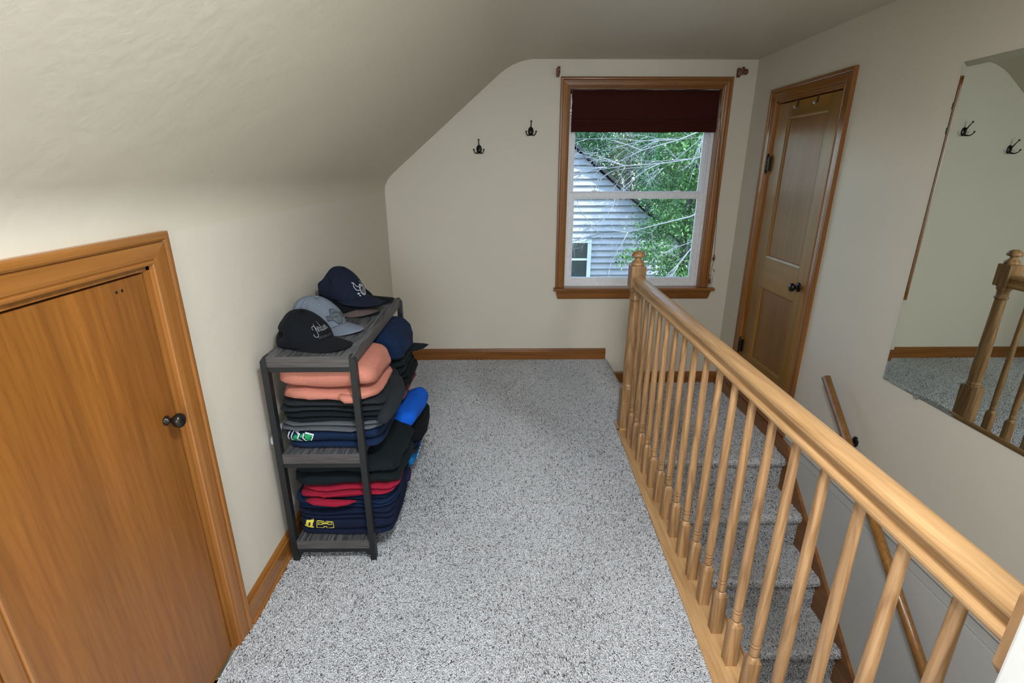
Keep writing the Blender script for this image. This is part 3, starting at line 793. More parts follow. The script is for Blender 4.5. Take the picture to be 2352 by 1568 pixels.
# ------------------------------------------------------------------ shelf unit
SX0, SX1, SY0, SY1, STOP = -.852, -.522, 1.64, 2.485, .875
su = thing('shelf_unit', (-.687, 2.06, 0), 'three-tier charcoal wood and black steel shelf standing on the carpet against the left wall', 'shelf')
def board(z1, th, x0, x1):
    m = MB(); m.box(x0, x1, SY0+.003, SY1-.003, z1-th, z1, .0012)
    o = m.build('shelf_board', M['greyboard'], su)
    m = MB(); m.box(x0+.001, x1-.001, SY0+.001, SY0+.0034, z1-th+.001, z1-.001); m.build('edge_band', M['greyedge_x'], o, org=tuple(su.location))
    m = MB(); m.box(x1-.0004, x1+.0016, SY0+.004, SY1-.004, z1-th+.001, z1-.001)
    m.build('edge_band', M['greyedge'], o, org=tuple(su.location))
LEGW = .0225
board(STOP, .040, SX0+.012, SX1-.010)
board(.490, .040, SX0+LEGW, SX1-LEGW+.003)
board(.100, .038, SX0+LEGW, SX1-LEGW+.003)
for yy in (SY0, SY1-LEGW-.004):
    for xx, s in ((SX0, 1), (SX1-LEGW, -1)):
        m = MB()
        xo = xx if s == 1 else xx+LEGW
        # top end cut with a slanting corner
        pl_ = [(xo, .0), (xo, STOP-.018), (xo+s*.014, STOP+.001), (xo+s*LEGW, STOP+.001), (xo+s*LEGW, 0)]
        m.prism(pl_, yy, yy+LEGW+.004, 'y'); m.build('leg', M['blackmetal'], su, bevel=.0015)
        m = MB(); m.box(xx+.003, xx+LEGW-.003, yy+.003, yy+LEGW, 0, .004); m.build('foot_pad', M['blackmetal'], su)
    for zt in (STOP-.040, .450, .062):
        m = MB(); m.box(SX0+LEGW-.002, SX1-LEGW+.002, yy+.004, yy+LEGW, zt-.019, zt, .001)
        if zt < .1:
            for xx, s in ((SX0+LEGW, 1), (SX1-LEGW, -1)): m.prism([(xx, zt-.018), (xx+s*.022, zt-.018), (xx+s*.006, zt-.036), (xx, zt-.036)], yy+.004, yy+LEGW, 'y')
        m.build('crossbar', M['blackmetal'], su)

# ------------------------------------------------------------------ folded clothes
ZB, ZC = .4915, .1015
def spow(c, e): return math.copysign(abs(c)**e, c)
def slab_fn(x0, x1, y0, y1, z0, z1, e1, e2, seed, amp, sag=0.0, skew=(0, 0), droop=0.0, zbase=.4915, ztop=.83, pseed=0.0):
    cx, cy, cz = (x0+x1)/2, (y0+y1)/2, (z0+z1)/2; a, b, c = (x1-x0)/2, (y1-y0)/2, (z1-z0)/2
    def P(u, v, off=0.0):
        cu, su_ = math.cos(v), math.sin(v)
        x = cx+(a+off)*spow(cu, e1)*spow(math.cos(u), e2)
        y = cy+(b+off)*spow(cu, e1)*spow(math.sin(u), e2)
        z = cz+(c+off)*spow(su_, e1)
        r = math.hypot((x-cx)/a, (y-cy)/b)
        r = math.hypot((x-cx)/a, (y-cy)/b); k = min(1, r)
        n1 = noise.noise(Vector((x*9+seed, y*9, z*18)))
        w1 = 1-2*abs(noise.noise(Vector((x*16+seed*1.7, y*16, z*34)))); w2 = 1-2*abs(noise.noise(Vector((x*34, y*30+seed, z*75))))
        nl = Vector((spow(math.cos(u), 1), spow(math.sin(u), 1)))
        amt = (n1*1.5+w1*.75+w2*.35-.5)*amp*k
        x += nl.x*amt; y += nl.y*amt
        z += (n1*.4+w1*.25)*amp*(1-k*.5)
        # the whole pile sags and leans a little, every layer with its neighbours
        h = max(0.0, min(1, (z-zbase)/.05)); h2 = max(0.0, min(1, (ztop-z)/.05))
        z += h*h2*(.015*noise.noise(Vector((x*6.5, y*6.5, z*5+pseed)))+.007*noise.noise(Vector((x*17, y*17, z*9+pseed))))
        x += h*.012*noise.noise(Vector((3.3, y*5, z*26+pseed))); y += h*.012*noise.noise(Vector((x*6, 7.7, z*30+pseed)))
        z -= sag*k*k*(1 if su_ < 0 else .6)
        if droop: z -= droop*max(0, (x-cx)/a-.45)**2*1.8
        x += skew[0]*(y-cy); y += skew[1]*(x-cx)
        return (x, y, z)
    return P
def slab(m, *args, nu=120, nv=18, **k):
    P = slab_fn(*args, **k)
    def fn(i, j): return P(2*math.pi*i/nu, -math.pi/2+math.pi*j/nv+(1e-3 if j == 0 else -1e-3 if j == nv else 0))
    m.grid(fn, nu, nv, True, True)
    return P
GR_U = 'folded clothes on the middle shelf'; GR_L = 'folded clothes on the bottom shelf'
def garment(name, label, cat, mat, box, layers, seed, group, amp=.006, e1=.55, e2=.28, skew=(0, 0), droop=0.0, jit=.012, build=True):
    """a folded garment: a stack of fold layers in one mesh; returns object and the surface functions"""
    x0, x1, y0, y1, z0, z1 = box; rnd = random.Random(seed); m = MB(); fs = []
    n = layers if isinstance(layers, int) else len(layers)
    ws = [rnd.uniform(.75, 1.25) for _ in range(n)] if isinstance(layers, int) else layers
    zs = [z0+(z1-z0)*sum(ws[:i])/sum(ws) for i in range(n+1)]
    up = z0 > .45
    for i in range(n):
        a = rnd.uniform(0, jit); b = rnd.uniform(0, jit); c = rnd.uniform(0, jit)
        P = slab(m, x0+c, x1-a, y0+b, y1-rnd.uniform(0, jit), zs[i]-.0015, zs[i+1]+.0015, e1=e1, e2=e2, seed=seed*3.1+i*7.7, amp=amp, skew=skew, droop=droop,
                 zbase=ZB if up else ZC, ztop=.83 if up else .47, pseed=(1.0 if up else 9.0)+(3.0 if y0 > 1.9 else 0))
        fs.append(P)
    org = ((x0+x1)/2, (y0+y1)/2, z0)
    o = m.build(name, mat, org=org); o['_org'] = org
    tag(o, label, cat, group)
    return o, fs
F = dict(
 navy=fabric('navy_fleece', (.005, .014, .042)), navy2=fabric('deep_navy_fleece', (.005, .009, .026)), black=fabric('black_fleece', (.0045, .0055, .0065)),
 black2=fabric('faded_black_fleece', (.0055, .009, .011)), char=fabric('charcoal_fleece', (.014, .017, .020)), heather=fabric('heather_grey_jersey', (.06, .066, .075), (.11, .12, .135), 600),
 salmon=fabric('salmon_pink_fleece', (.46, .17, .12), (.54, .22, .16), 600), crim=fabric('crimson_fleece', (.24, .008, .025), (.30, .015, .04)), maroon=fabric('dusty_maroon_fleece', (.17, .035, .05), (.22, .055, .07)),
 royal=fabric('royal_blue_fleece', (.004, .085, .50), (.008, .11, .58)), bright=fabric('bright_blue_jersey', (.004, .16, .48), (.01, .20, .56)), purple=fabric('navy_purple_fleece', (.020, .014, .05)),
 sock=plain('grey_white_knit', (.42, .43, .44), .9),
 white=plain('white_print', (.75, .77, .78), .7), green=plain('green_print', (.01, .27, .10), .7), yellow=plain('yellow_print', (.62, .52, .06), .7), ltblue=plain('pale_blue_print', (.30, .52, .75), .7), patchgrey=fabric('grey_patch_cloth', (.10, .12, .13)),
)
# -- middle shelf, near pile (bottom to top)
g1, f1 = garment('folded_sweatshirt', 'folded navy sweatshirt with green and white lettering on the middle shelf', 'sweatshirt', F['navy'], (-.838, -.462, 1.672, 2.03, ZB, .566), [.8, 1.2], 11, GR_U, .004, .42)
g2, f2 = garment('folded_sweatshirt', 'folded mottled grey sweatshirt lying right on the navy one with green lettering', 'sweatshirt', F['heather'], (-.842, -.455, 1.668, 2.02, .566, .598), 2, 12, GR_U, .005, .6)
g3, _ = garment('folded_sweatshirt', 'thin folded black sweatshirt directly on top of the mottled grey one', 'sweatshirt', F['black2'], (-.842, -.448, 1.675, 2.03, .598, .636), 2, 13, GR_U, .005, .6)
g4, _ = garment('folded_sweatshirt', 'folded charcoal hooded sweatshirt squeezed under the salmon pink one', 'hooded sweatshirt', F['char'], (-.838, -.440, 1.672, 2.04, .636, .684), 2, 14, GR_U, .006, .6, droop=.012)
# its sleeve laid along the right side
m = MB(); m.tube([(-.50, 1.93, .672), (-.455, 1.91, .668), (-.432, 1.84, .656), (-.436, 1.76, .640), (-.448, 1.69, .624), (-.456, 1.663, .616), (-.460, 1.654, .613)], [.030, .034, .034, .030, .026, .020, .006], 18, flat=.75)
o = m.build('sleeve', F['char'], g4)
g5, f5 = garment('folded_sweatshirt', 'folded salmon pink sweatshirt on top of the near pile on the middle shelf', 'sweatshirt', F['salmon'], (-.836, -.450, 1.668, 1.985, .684, .829), [1, 1.9], 15, GR_U, .006, .55, .34, droop=.02, jit=.02)
m = MB(); m.tube([(-.60, 1.668, .712), (-.575, 1.662, .704), (-.558, 1.664, .702), (-.548, 1.674, .71)], [.012, .018, .018, .012], 14, flat=.9); m.build('cuff', F['salmon'], g5)
# -- middle shelf, far pile
garment('folded_sweatshirt', 'folded dusty maroon sweatshirt, bottom of the far pile on the middle shelf', 'sweatshirt', F['maroon'], (-.838, -.450, 2.06, 2.445, ZB, .550), 2, 21, GR_U, .006, .6)
garment('folded_sweatshirt', 'folded black sweatshirt between the dusty maroon one and the pointed black hood', 'sweatshirt', F['black'], (-.835, -.445, 2.065, 2.44, .550, .605), 2, 22, GR_U, .006, .6)
g7, _ = garment('folded_sweatshirt', 'folded black hooded sweatshirt whose pointed corner sticks out past the far shelf leg', 'hooded sweatshirt', F['black2'], (-.835, -.452, 2.06, 2.43, .605, .675), 2, 23, GR_U, .007, .6)
m = MB()
hp = [(-.50, 2.30, .672), (-.46, 2.33, .668), (-.435, 2.37, .658), (-.412, 2.41, .650), (-.395, 2.43, .645)]
m.tube(hp, [.05, .048, .038, .020, .004], 16, flat=.35); m.build('hood', F['black2'], g7)
garment('folded_sweatshirt', 'thick folded navy blue sweatshirt on top of the far pile under the shelf top', 'sweatshirt', F['navy2'] if False else F['navy'], (-.83, -.435, 2.03, 2.40, .675, .826), 1, 24, GR_U, .010, .62, .4, droop=.035)
# something pale at the wall side
m = MB(); m.tube([(-.862, 1.652, .530), (-.868, 1.672, .535), (-.869, 1.72, .54), (-.867, 1.80, .545), (-.862, 1.88, .55)], [.004, .010, .012, .010, .005], 14, flat=1.5)
o = m.build('rolled_sock', F['sock'], org=(-.865, 1.78, .55)); tag(o, 'rolled white sock wedged between the middle shelf clothes and the left wall', 'sock')

# -- bottom shelf, near pile
h1, e1_ = garment('folded_sweatshirt', 'folded navy sweatshirt with yellow block lettering at the very bottom of the near pile', 'sweatshirt', F['navy2'], (-.838, -.452, 1.672, 2.04, ZC, .176), [.7, 1.3], 31, GR_L, .003, .42)
h2, _ = garment('folded_pants', 'folded navy trousers with a small white mark, second from the bottom of the near pile', 'trousers', F['navy2'], (-.842, -.445, 1.668, 2.03, .176, .214), 2, 32, GR_L, .004, .6)
h3, _ = garment('folded_sweatshirt', 'folded navy sweatshirt directly under the crimson one on the bottom shelf', 'sweatshirt', F['navy'], (-.842, -.440, 1.680, 2.04, .214, .262), 3, 33, GR_L, .005, .6)
h4, c4 = garment('folded_sweatshirt', 'folded crimson red sweatshirt with a tucked cuff on the bottom shelf', 'sweatshirt', F['crim'], (-.820, -.425, 1.665, 2.02, .262, .318), 3, 34, GR_L, .007, .6, .3, jit=.03)
m = MB(); m.tube([(-.775, 1.668, .272), (-.74, 1.658, .272), (-.70, 1.656, .268), (-.66, 1.66, .262), (-.62, 1.664, .262), (-.585, 1.674, .262)], [.008, .017, .016, .017, .012, .003], 14, flat=.8); m.build('cuff', F['crim'], h4)
h5, _ = garment('folded_sweatshirt', 'large folded black hooded sweatshirt on top of the near pile on the bottom shelf', 'hooded sweatshirt', F['black2'], (-.838, -.408, 1.668, 2.06, .318, .432), 2, 35, GR_L, .008, .62, .34, droop=.03)
# -- bottom shelf, far pile
garment('folded_sweatshirt', 'folded navy and purple sweatshirt whose edge shows low beside the carpet', 'sweatshirt', F['purple'], (-.835, -.440, 1.995, 2.10, ZC, .17), 1, 40, GR_L, .006, .7)
k1, q1 = garment('folded_shirt', 'folded bright blue shirt with pale dotted print, bottom of the far pile', 'shirt', F['bright'], (-.832, -.438, 2.11, 2.42, ZC, .185), 1, 41, GR_L, .005, .7)
garment('folded_sweatshirt', 'folded charcoal sweatshirt right above the bright blue shirt', 'sweatshirt', F['char'], (-.832, -.415, 2.09, 2.45, .185, .225), 1, 42, GR_L, .007, .7)
garment('folded_sweatshirt', 'thin folded navy sweatshirt above the charcoal one in the far bottom pile', 'sweatshirt', F['navy2'], (-.832, -.408, 2.09, 2.46, .225, .262), 1, 43, GR_L, .007, .7)
garment('folded_sweatshirt', 'folded black sweatshirt under the royal blue rolled one', 'sweatshirt', F['black'], (-.832, -.385, 2.08, 2.465, .262, .350), 1, 44, GR_L, .010, .62, .4, droop=.04)
m = MB()
def roll_fn(nu, nv, p0, p1, r, seed, flat=.8):
    p0 = Vector(p0); p1 = Vector(p1); d = (p1-p0); t = d.normalized(); a = t.cross(Vector((0, 0, 1))).normalized(); b = a.cross(t)
    def fn(i, j):
        s = j/nv; th = 2*math.pi*i/nu
        e = min(1, max(0.02, (1-(2*s-1)**8)))**.5
        q = p0+d*(.5+(s-.5))
        rr = r*e*(1+.10*math.sin(th*2+1)+.14*noise.noise(Vector((math.cos(th)*1.6, math.sin(th)*1.6+seed, s*5)))+.03*noise.noise(Vector((th*2, s*16, seed))))
        return tuple(q+a*math.cos(th)*rr+b*math.sin(th)*rr*flat)
    return fn
m.grid(roll_fn(40, 40, (-.475, 2.02, .415), (-.445, 2.37, .405), .058, 3.0, .9), 40, 40, True, True)
o = m.build('rolled_sweatshirt', F['royal'], org=(-.46, 2.2, .36)); tag(o, 'royal blue sweatshirt rolled up and bulging out of the bottom compartment', 'sweatshirt', GR_L)
m = MB(); m.tube([(-.60, 2.12, .385), (-.50, 2.08, .39), (-.455, 2.10, .385)], [.03, .035, .02], 14, flat=.6); m.build('sleeve', F['royal'], o)

# prints on garments --------------------------------------------------------
from mathutils.bvhtree import BVHTree
def tree_of(o):
    me = o.data; return (BVHTree.FromPolygons([v.co+o.location for v in me.vertices], [tuple(p.vertices) for p in me.polygons]), )
def front_point(P, x, z, off):
    """point on the near (-y) side of a folded garment for a wanted x and z"""
    h = P[0].ray_cast(Vector((x, 1.55, z)), Vector((0, 1, 0)))
    y = h[0].y if h[0] is not None else 1.68
    return (x, min(y, 1.70)-off, z)
def ribbon(m, pts, wid, P, off, closed=False):
    """flat stroke lying on the front of a layer"""
    pts = [Vector((a, b)) for a, b in pts]
    if closed: pts.append(pts[0])
    for a, b in zip(pts[:-1], pts[1:]):
        d = (b-a); l = d.length; d.normalize(); nrm = Vector((-d.y, d.x))*wid/2; k = max(1, int(l/.004))
        a2 = a-d*wid*.3; b2 = b+d*wid*.3
        for i in range(k):
            p = a2+(b2-a2)*(i/k); q = a2+(b2-a2)*((i+1)/k)
            vs_ = [front_point(P, c.x, c.y, off) for c in (p-nrm, q-nrm, q+nrm, p+nrm)]
            m.add(vs_, [(0, 1, 2, 3)])
P1 = tree_of(g1); gz0 = .541
def sh(pts, dx, dz, k=1.0): return [(-.76+(a+.76)*k+dx, (b-.526)*k+gz0+dz) for a, b in pts]
m = MB()
for a, wd in [([(-.812, .508), (-.816, .526), (-.810, .545)], .005), ([(-.798, .507), (-.802, .526), (-.795, .546)], .0035), ([(-.789, .546), (-.768, .540), (-.776, .526), (-.758, .508), (-.786, .510)], .003), ([(-.752, .545), (-.756, .528), (-.744, .507)], .0035), ([(-.748, .544), (-.716, .540), (-.722, .524), (-.732, .508), (-.746, .509)], .003)]: ribbon(m, sh(a, 0, 0), wd, P1, .0026)
m.build('white_lettering', F['white'], g1)
m = MB()
for a, wd in [([(-.794, .512), (-.790, .530)], .007), ([(-.784, .540), (-.772, .534)], .010), ([(-.786, .530), (-.772, .516)], .012), ([(-.790, .514), (-.764, .513)], .005), ([(-.748, .538), (-.724, .534)], .010), ([(-.746, .528), (-.728, .522)], .010), ([(-.742, .516), (-.734, .512)], .008), ([(-.764, .530), (-.758, .540)], .006)]: ribbon(m, sh(a, 0, 0), wd, P1, .0020)
m.build('green_lettering', F['green'], g1)
PY = tree_of(h1)
def up_(p): return [(a, .152+(b-.1465)*1.15) for a, b in p]
m = MB()
for a, wd in [([(-.806, .137), (-.770, .136)], .008), ([(-.796, .140), (-.790, .156)], .012), ([(-.778, .138), (-.772, .159)], .010), ([(-.792, .157), (-.768, .158)], .006)]: ribbon(m, up_(a), wd, PY, .0026)
H_ = [(-.753, .158), (-.727, .157), (-.727, .1535), (-.716, .1535), (-.716, .157), (-.690, .156), (-.688, .134), (-.716, .133), (-.716, .138), (-.727, .138), (-.727, .134), (-.755, .135)]
ribbon(m, up_(H_), .0020, PY, .0026, True)
for c_ in (-.740, -.703): ribbon(m, up_([(c_-.008, .153), (c_+.008, .153), (c_+.008, .145), (c_-.008, .145)]), .0026, PY, .003, True)
ribbon(m, up_([(-.732, .149), (-.711, .149)]), .005, PY, .003)
m.build('yellow_lettering', F['yellow'], h1)
m = MB(); m.sphere(front_point(tree_of(h2), -.800, .196, .001), .0022, 8, 6); m.build('white_mark', F['white'], h2)
# dotted print down the side of the bright blue shirt
m = MB()
for i in range(12):
    yy = 2.16+i*.018; xx = -.4365+.003*noise.noise(Vector((yy*9, 0, 0)))
    m.box(xx-.002, xx+.0022, yy, yy+.004, .150+.004*(i % 2), .156+.004*(i % 2))
m.build('dotted_print', F['ltblue'], k1)

# ------------------------------------------------------------------ caps
def cap(name, label, loc, rotz, mats, tilt=(0, 0), dent=None, scale=1.20, logo=None, eyelets=True, brim_drop=.020, hgt=.112, brim_len=.078, under=None, button=True, slump=0.0):
    """cap faces +x locally"""
    crown, brim, rimmat = mats
    root = thing(name, loc, label, 'cap', 'baseball caps on top of the shelf')
    Mx = Matrix.Rotation(rotz, 4, 'Z') @ Matrix.Rotation(tilt[0], 4, 'X') @ Matrix.Rotation(tilt[1], 4, 'Y') @ Matrix.Scale(scale, 4)
    A, B = .092, .077
    def CP(az, t, off=0.0):
        ca, sa = math.cos(az), math.sin(az)
        front = max(0, ca)
        e = 2.6-.95*front
        q = (1-min(1, t)**e)**(1/(2.3-.75*front))
        r = q
        # panel seams
        for s in (0, math.pi/3, 2*math.pi/3, math.pi, -math.pi/3, -2*math.pi/3):
            dd = (az-s+math.pi) % (2*math.pi)-math.pi
            r -= .013*math.exp(-(dd/.022)**2)*(1 if t < .985 else 0)
        if dent:
            for (daz, dt, amt, wa, wt) in dent:
                dd = (az-daz+math.pi) % (2*math.pi)-math.pi
                r *= 1-amt*math.exp(-(dd/wa)**2-((t-dt)/wt)**2)
        r += .015*noise.noise(Vector((ca*2+loc[0]*10, sa*2+loc[1]*10, t*3)))
        x = (A+off)*r*ca-.024*t*t; y = (B+off)*r*sa; z = hgt*t+off*t
        if dent:
            for (daz, dt, amt, wa, wt) in dent:
                dd = (az-daz+math.pi) % (2*math.pi)-math.pi
                z -= hgt*amt*.35*math.exp(-(dd/(wa*1.3))**2)*t*(1 if t > .3 else t/.3)*(1 if t < .9 else max(0, (1-t)*10))
        if slump:
            q_ = max(0.0, min(1.0, (-ca+.15)/.65)); q_ = q_*q_*(3-2*q_)
            z *= 1-slump*q_*(1-min(1, t)**7)
        z += .004
        return Vector((x, y, z))
    nu, nv = 264, 26
    m = MB()
    def fn(i, j):
        t = math.sin(math.pi/2*j/nv)*.9995
        return tuple(Mx @ CP(2*math.pi*i/nu, t)+Vector(loc))
    m.grid(fn, nu, nv, True, True)
    oc = m.build('crown', crown, root); so = oc.modifiers.new('s', 'SOLIDIFY'); so.thickness = .0018; so.offset = -1
    # brim
    def BPt(s, r, off=0.0):
        az = s*R(72)
        b = CP(az, .02)
        k = math.cos(s*math.pi/2*.93)**.55
        dx = r*brim_len*k*1.0
        y = b.y*(1+.10*r*(1-abs(s)))
        x = b.x+dx
        yy = y/B
        z = .020-brim_drop*min(1, yy*yy)+off-.012*r*(1-.4*abs(s))
        return Vector((x, y, z))
    m = MB(); nu, nv = 40, 10
    m.grid(lambda i, j: tuple(Mx @ BPt(-1+2*i/nu, j/nv)+Vector(loc)), nu, nv, True)
    ob = m.build('brim', brim, root); so = ob.modifiers.new('s', 'SOLIDIFY'); so.thickness = .0032*scale; so.offset = 0
    if under:
        m = MB(); m.grid(lambda i, j: tuple(Mx @ BPt(-1+2*i/nu, .06+.9*j/nv, .0024)+Vector(loc)), nu, nv, True); m.build('brim_top_cloth', under, root)
    if button:
        m = MB(); m.sphere((0, 0, 0), .0065, 12, 8, (1, 1, .55)); tp = CP(0, .9995); m.v = [tuple(Mx @ (Vector(p)+Vector((0, 0, tp.z+.001)))+Vector(loc)) for p in m.v]; m.build('top_button', crown, root)
    if eyelets:
        for az in (-R(30), R(30), -R(92), R(92)):
            m = MB(); c = CP(az, .80); e = .004
            t1 = (CP(az+.03, .80)-c).normalized(); t2 = (CP(az, .83)-c).normalized(); nr = t1.cross(t2)
            vs_ = []; fs_ = []; ns = 14
            for k in range(ns):
                a = 2*math.pi*k/ns
                for rr in (.0013, .0031): vs_.append(tuple(Mx @ (c+nr*.0012+(t1*math.cos(a)+t2*math.sin(a))*rr)+Vector(loc)))
            for k in range(ns): fs_.append((2*k, 2*k+1, 2*((k+1) % ns)+1, 2*((k+1) % ns)))
            m.add(vs_, fs_); m.build('eyelet', rimmat, root)
    if logo:
        for nm, mat, items, off in logo:
            m = MB()
            for it in items:
                if it[0] == 'stroke':
                    _, pts, wd = it
                    pts = [Vector(p) for p in pts]
                    for a, b in zip(pts[:-1], pts[1:]):
                        d = b-a; l = d.length
                        if l < 1e-6: continue
                        d.normalize(); nrm = Vector((-d.y, d.x))*wd/2; a2 = a-d*wd*.35; b2 = b+d*wd*.35
                        vs_ = []
                        for c in (a2-nrm, b2-nrm, b2+nrm, a2+nrm):
                            vs_.append(tuple(Mx @ CP(c.x/.086, .10+c.y/.125, off)+Vector(loc)))
                        m.add(vs_, [(0, 1, 2, 3)])
                elif it[0] == 'text':
                    _, txt, size, ox, oy, slope = it
                    cu = bpy.data.curves.new('lettering', 'FONT'); cu.body = txt; cu.size = size; cu.align_x = 'CENTER'; cu.resolution_u = 3
                    to = bpy.data.objects.new('lettering', cu); COL.objects.link(to)
                    bpy.context.view_layer.update()
                    me = bpy.data.meshes.new_from_object(to.evaluated_get(bpy.context.evaluated_depsgraph_get()))
                    vv = []
                    for q in me.vertices:
                        X, Y = q.co.x+ox, q.co.y+oy+slope*abs(q.co.x+ox)
                        vv.append(tuple(Mx @ CP(X/.086, .10+Y/.125, off)+Vector(loc)))
                    m.add(vv, [tuple(f.vertices) for f in me.polygons])
                    bpy.data.objects.remove(to); bpy.data.curves.remove(cu); bpy.data.meshes.remove(me)
                elif it[0] == 'fill':
                    _, pts = it
                    n = len(pts); cxx = sum(p[0] for p in pts)/n; cyy = sum(p[1] for p in pts)/n
                    rings = 5; vs_ = []
                    for rr in range(rings+1):
                        for p in pts:
                            X = cxx+(p[0]-cxx)*rr/rings; Y = cyy+(p[1]-cyy)*rr/rings
                            vs_.append(tuple(Mx @ CP(X/.086, .10+Y/.125, off)+Vector(loc)))
                    m.add(vs_, [(r_*n+k, r_*n+(k+1) % n, (r_+1)*n+(k+1) % n, (r_+1)*n+k) for r_ in range(rings) for k in range(n)])
            m.build(nm, mat, oc, org=loc)
    return root
def arc(cx, cy, r, a0, a1, n=12, ry=None): return [(cx+r*math.cos(R(a0+(a1-a0)*i/n)), cy+(ry or r)*math.sin(R(a0+(a1-a0)*i/n))) for i in range(n+1)]
FC = dict(black=fabric('black_cap_twill', (.0045, .0055, .0075), None, 500), navy=fabric('navy_cap_twill', (.0075, .011, .024), None, 500), grey=fabric('heather_grey_cap', (.13, .16, .21), (.20, .235, .29), 900),
          brown=fabric('grey_brown_brim_cloth', (.10, .075, .068)), silver=plain('silver_thread', (.27, .27, .28), .5), grey2=plain('dark_grey_thread', (.075, .075, .078), .6), patch=plain('dark_patch_thread', (.025, .032, .042), .7), wht=plain('white_thread', (.66, .70, .76), .6), blk=plain('black_thread', (.006, .006, .007), .6))
# local logo x runs to the cap's left side seen from the front, so text is mirrored by az sign below
script_I = [('stroke', arc(-.030, .046, .008, 200, -60, 10)+[(-.020, .060), (-.024, .040), (-.026, .028)]+arc(-.034, .026, .008, 0, -200, 10), .0018)]
script_n = [('stroke', [(-.018, .034), (-.015, .050), (-.016, .034), (-.008, .050), (-.006, .046), (-.008, .034), (-.004, .036)], .0015), ('stroke', [(.004, .046), (-.001, .046), (-.003, .038), (.003, .034), (.005, .046), (.008, .064), (.004, .036), (.009, .034)], .0015),
            ('stroke', [(.012, .046), (.011, .034), (.015, .036)], .0015), ('stroke', [(.022, .046), (.017, .045), (.016, .036), (.021, .035), (.023, .046), (.023, .035)], .0015), ('stroke', [(.028, .034), (.029, .048), (.028, .036), (.034, .048), (.036, .034), (.040, .037)], .0015)]
def up8(its): return [('stroke', [(a, b+.007) for a, b in it[1]], it[2]) for it in its]
logo1 = [('script_embroidery', FC['silver'], up8(script_I+script_n), .0026), ('small_lettering', FC['grey2'], [('text', 'MOTORCYCLE', .0095, 0.0, .018, 0)], .0026)]
shield = [(-.046, .030), (-.046, .046), (-.030, .046)]+arc(0, .044, .026, 170, 10, 10, .022)+[(.030, .046), (.046, .046), (.046, .030), (.026, .030)]+arc(0, .032, .022, -20, -160, 8, .020)+[(-.026, .030)]
logo2 = [('patch', F['patchgrey'], [('fill', shield)], .0018), ('patch_border', FC['patch'], [('stroke', shield+[shield[0]], .0030)], .0028), ('patch_lettering', FC['patch'], [('text', 'INDIAN', .0105, 0, .050, -.15), ('text', 'MOTORCYCLE', .0125, 0, .034, 0), ('text', 'CO.', .0095, 0, .020, 0)], .0028)]
circ = arc(.012, .030, .021, 0, 360, 28); circ2 = arc(.012, .030, .0145, 0, 360, 24)
logo3 = [('badge_ring', FC['wht'], [('stroke', circ, .0022), ('stroke', circ2, .0016)]+[('stroke', [(.012+.0165*math.cos(R(a)), .030+.0165*math.sin(R(a))), (.012+.0195*math.cos(R(a)), .030+.0195*math.sin(R(a)))], .0014) for a in range(0, 360, 18)]+
          [('stroke', arc(.012, .030, .007, 60, -180, 10), .0014), ('stroke', arc(.014, .028, .004, 200, -40, 8), .0012), ('stroke', [(-.030, .060), (-.036, .046), (-.028, .034), (-.014, .032)], .0022), ('stroke', [(-.038, .062), (-.026, .060), (-.022, .050), (-.010, .044)], .0020), ('stroke', [(-.030, .020), (-.022, .018), (-.020, .010), (-.014, .012)], .0022), ('stroke', [(-.026, .024), (-.016, .020)], .002), ('stroke', [(.030, .060), (.038, .052), (.034, .042)], .0022)], .0028),
         ('badge_field', FC['blk'], [('fill', circ2)], .0018)]
ZT = STOP+.0018
# stack at the far end, bottom to top
cap('baseball_cap', 'black cap with a grey-brown brim, lowest of the stack under the navy cap', (-.748, 2.235, ZT), R(-22), (FC['black'], FC['black'], FC['grey2']), under=FC['brown'], hgt=.075, eyelets=False, button=False, brim_len=.070)
cap('baseball_cap', 'black cap with small tab on the brim edge, directly under the navy cap', (-.742, 2.262, ZT+.030), R(-14), (FC['black'], FC['black'], FC['grey2']), hgt=.070, eyelets=False, button=False, brim_len=.078)
cap('baseball_cap', 'black cap behind the stack with its brim pointing at the far shelf corner', (-.742, 2.375, ZT), R(12), (FC['black'], FC['black'], FC['grey2']), hgt=.085, brim_len=.074)
cap('baseball_cap', 'navy blue cap with white and black round badge, on top of the cap stack', (-.742, 2.255, ZT+.066), R(-20), (FC['navy'], FC['navy'], FC['navy']), tilt=(0, R(9)), dent=[(-R(112), .66, .45, .36, .26), (R(165), .78, .35, .7, .3), (-R(150), .5, -.10, .5, .2)], slump=.34, logo=logo3, eyelets=False, brim_len=.078, hgt=.104)
cap('baseball_cap', 'heather grey cap with dark outlined patch between the black and navy caps', (-.757, 1.985, ZT), R(-24), (FC['grey'], FC['grey'], FC['silver']), dent=[(-R(104), .55, .12, .12, .5), (-R(80), .5, .06, .10, .5)], logo=logo2, brim_len=.078, hgt=.100)
cap('baseball_cap', 'black cap with silver script lettering, nearest on the shelf top', (-.747, 1.795, ZT), R(-24), (FC['black'], FC['black'], FC['black']), dent=[(-R(118), .42, .30, .28, .16), (-R(150), .62, .16, .3, .3), (R(170), .78, .30, .6, .25)], slump=.16, logo=logo1, brim_len=.076, eyelets=False, hgt=.097)
for zz, lab in ():
    pass

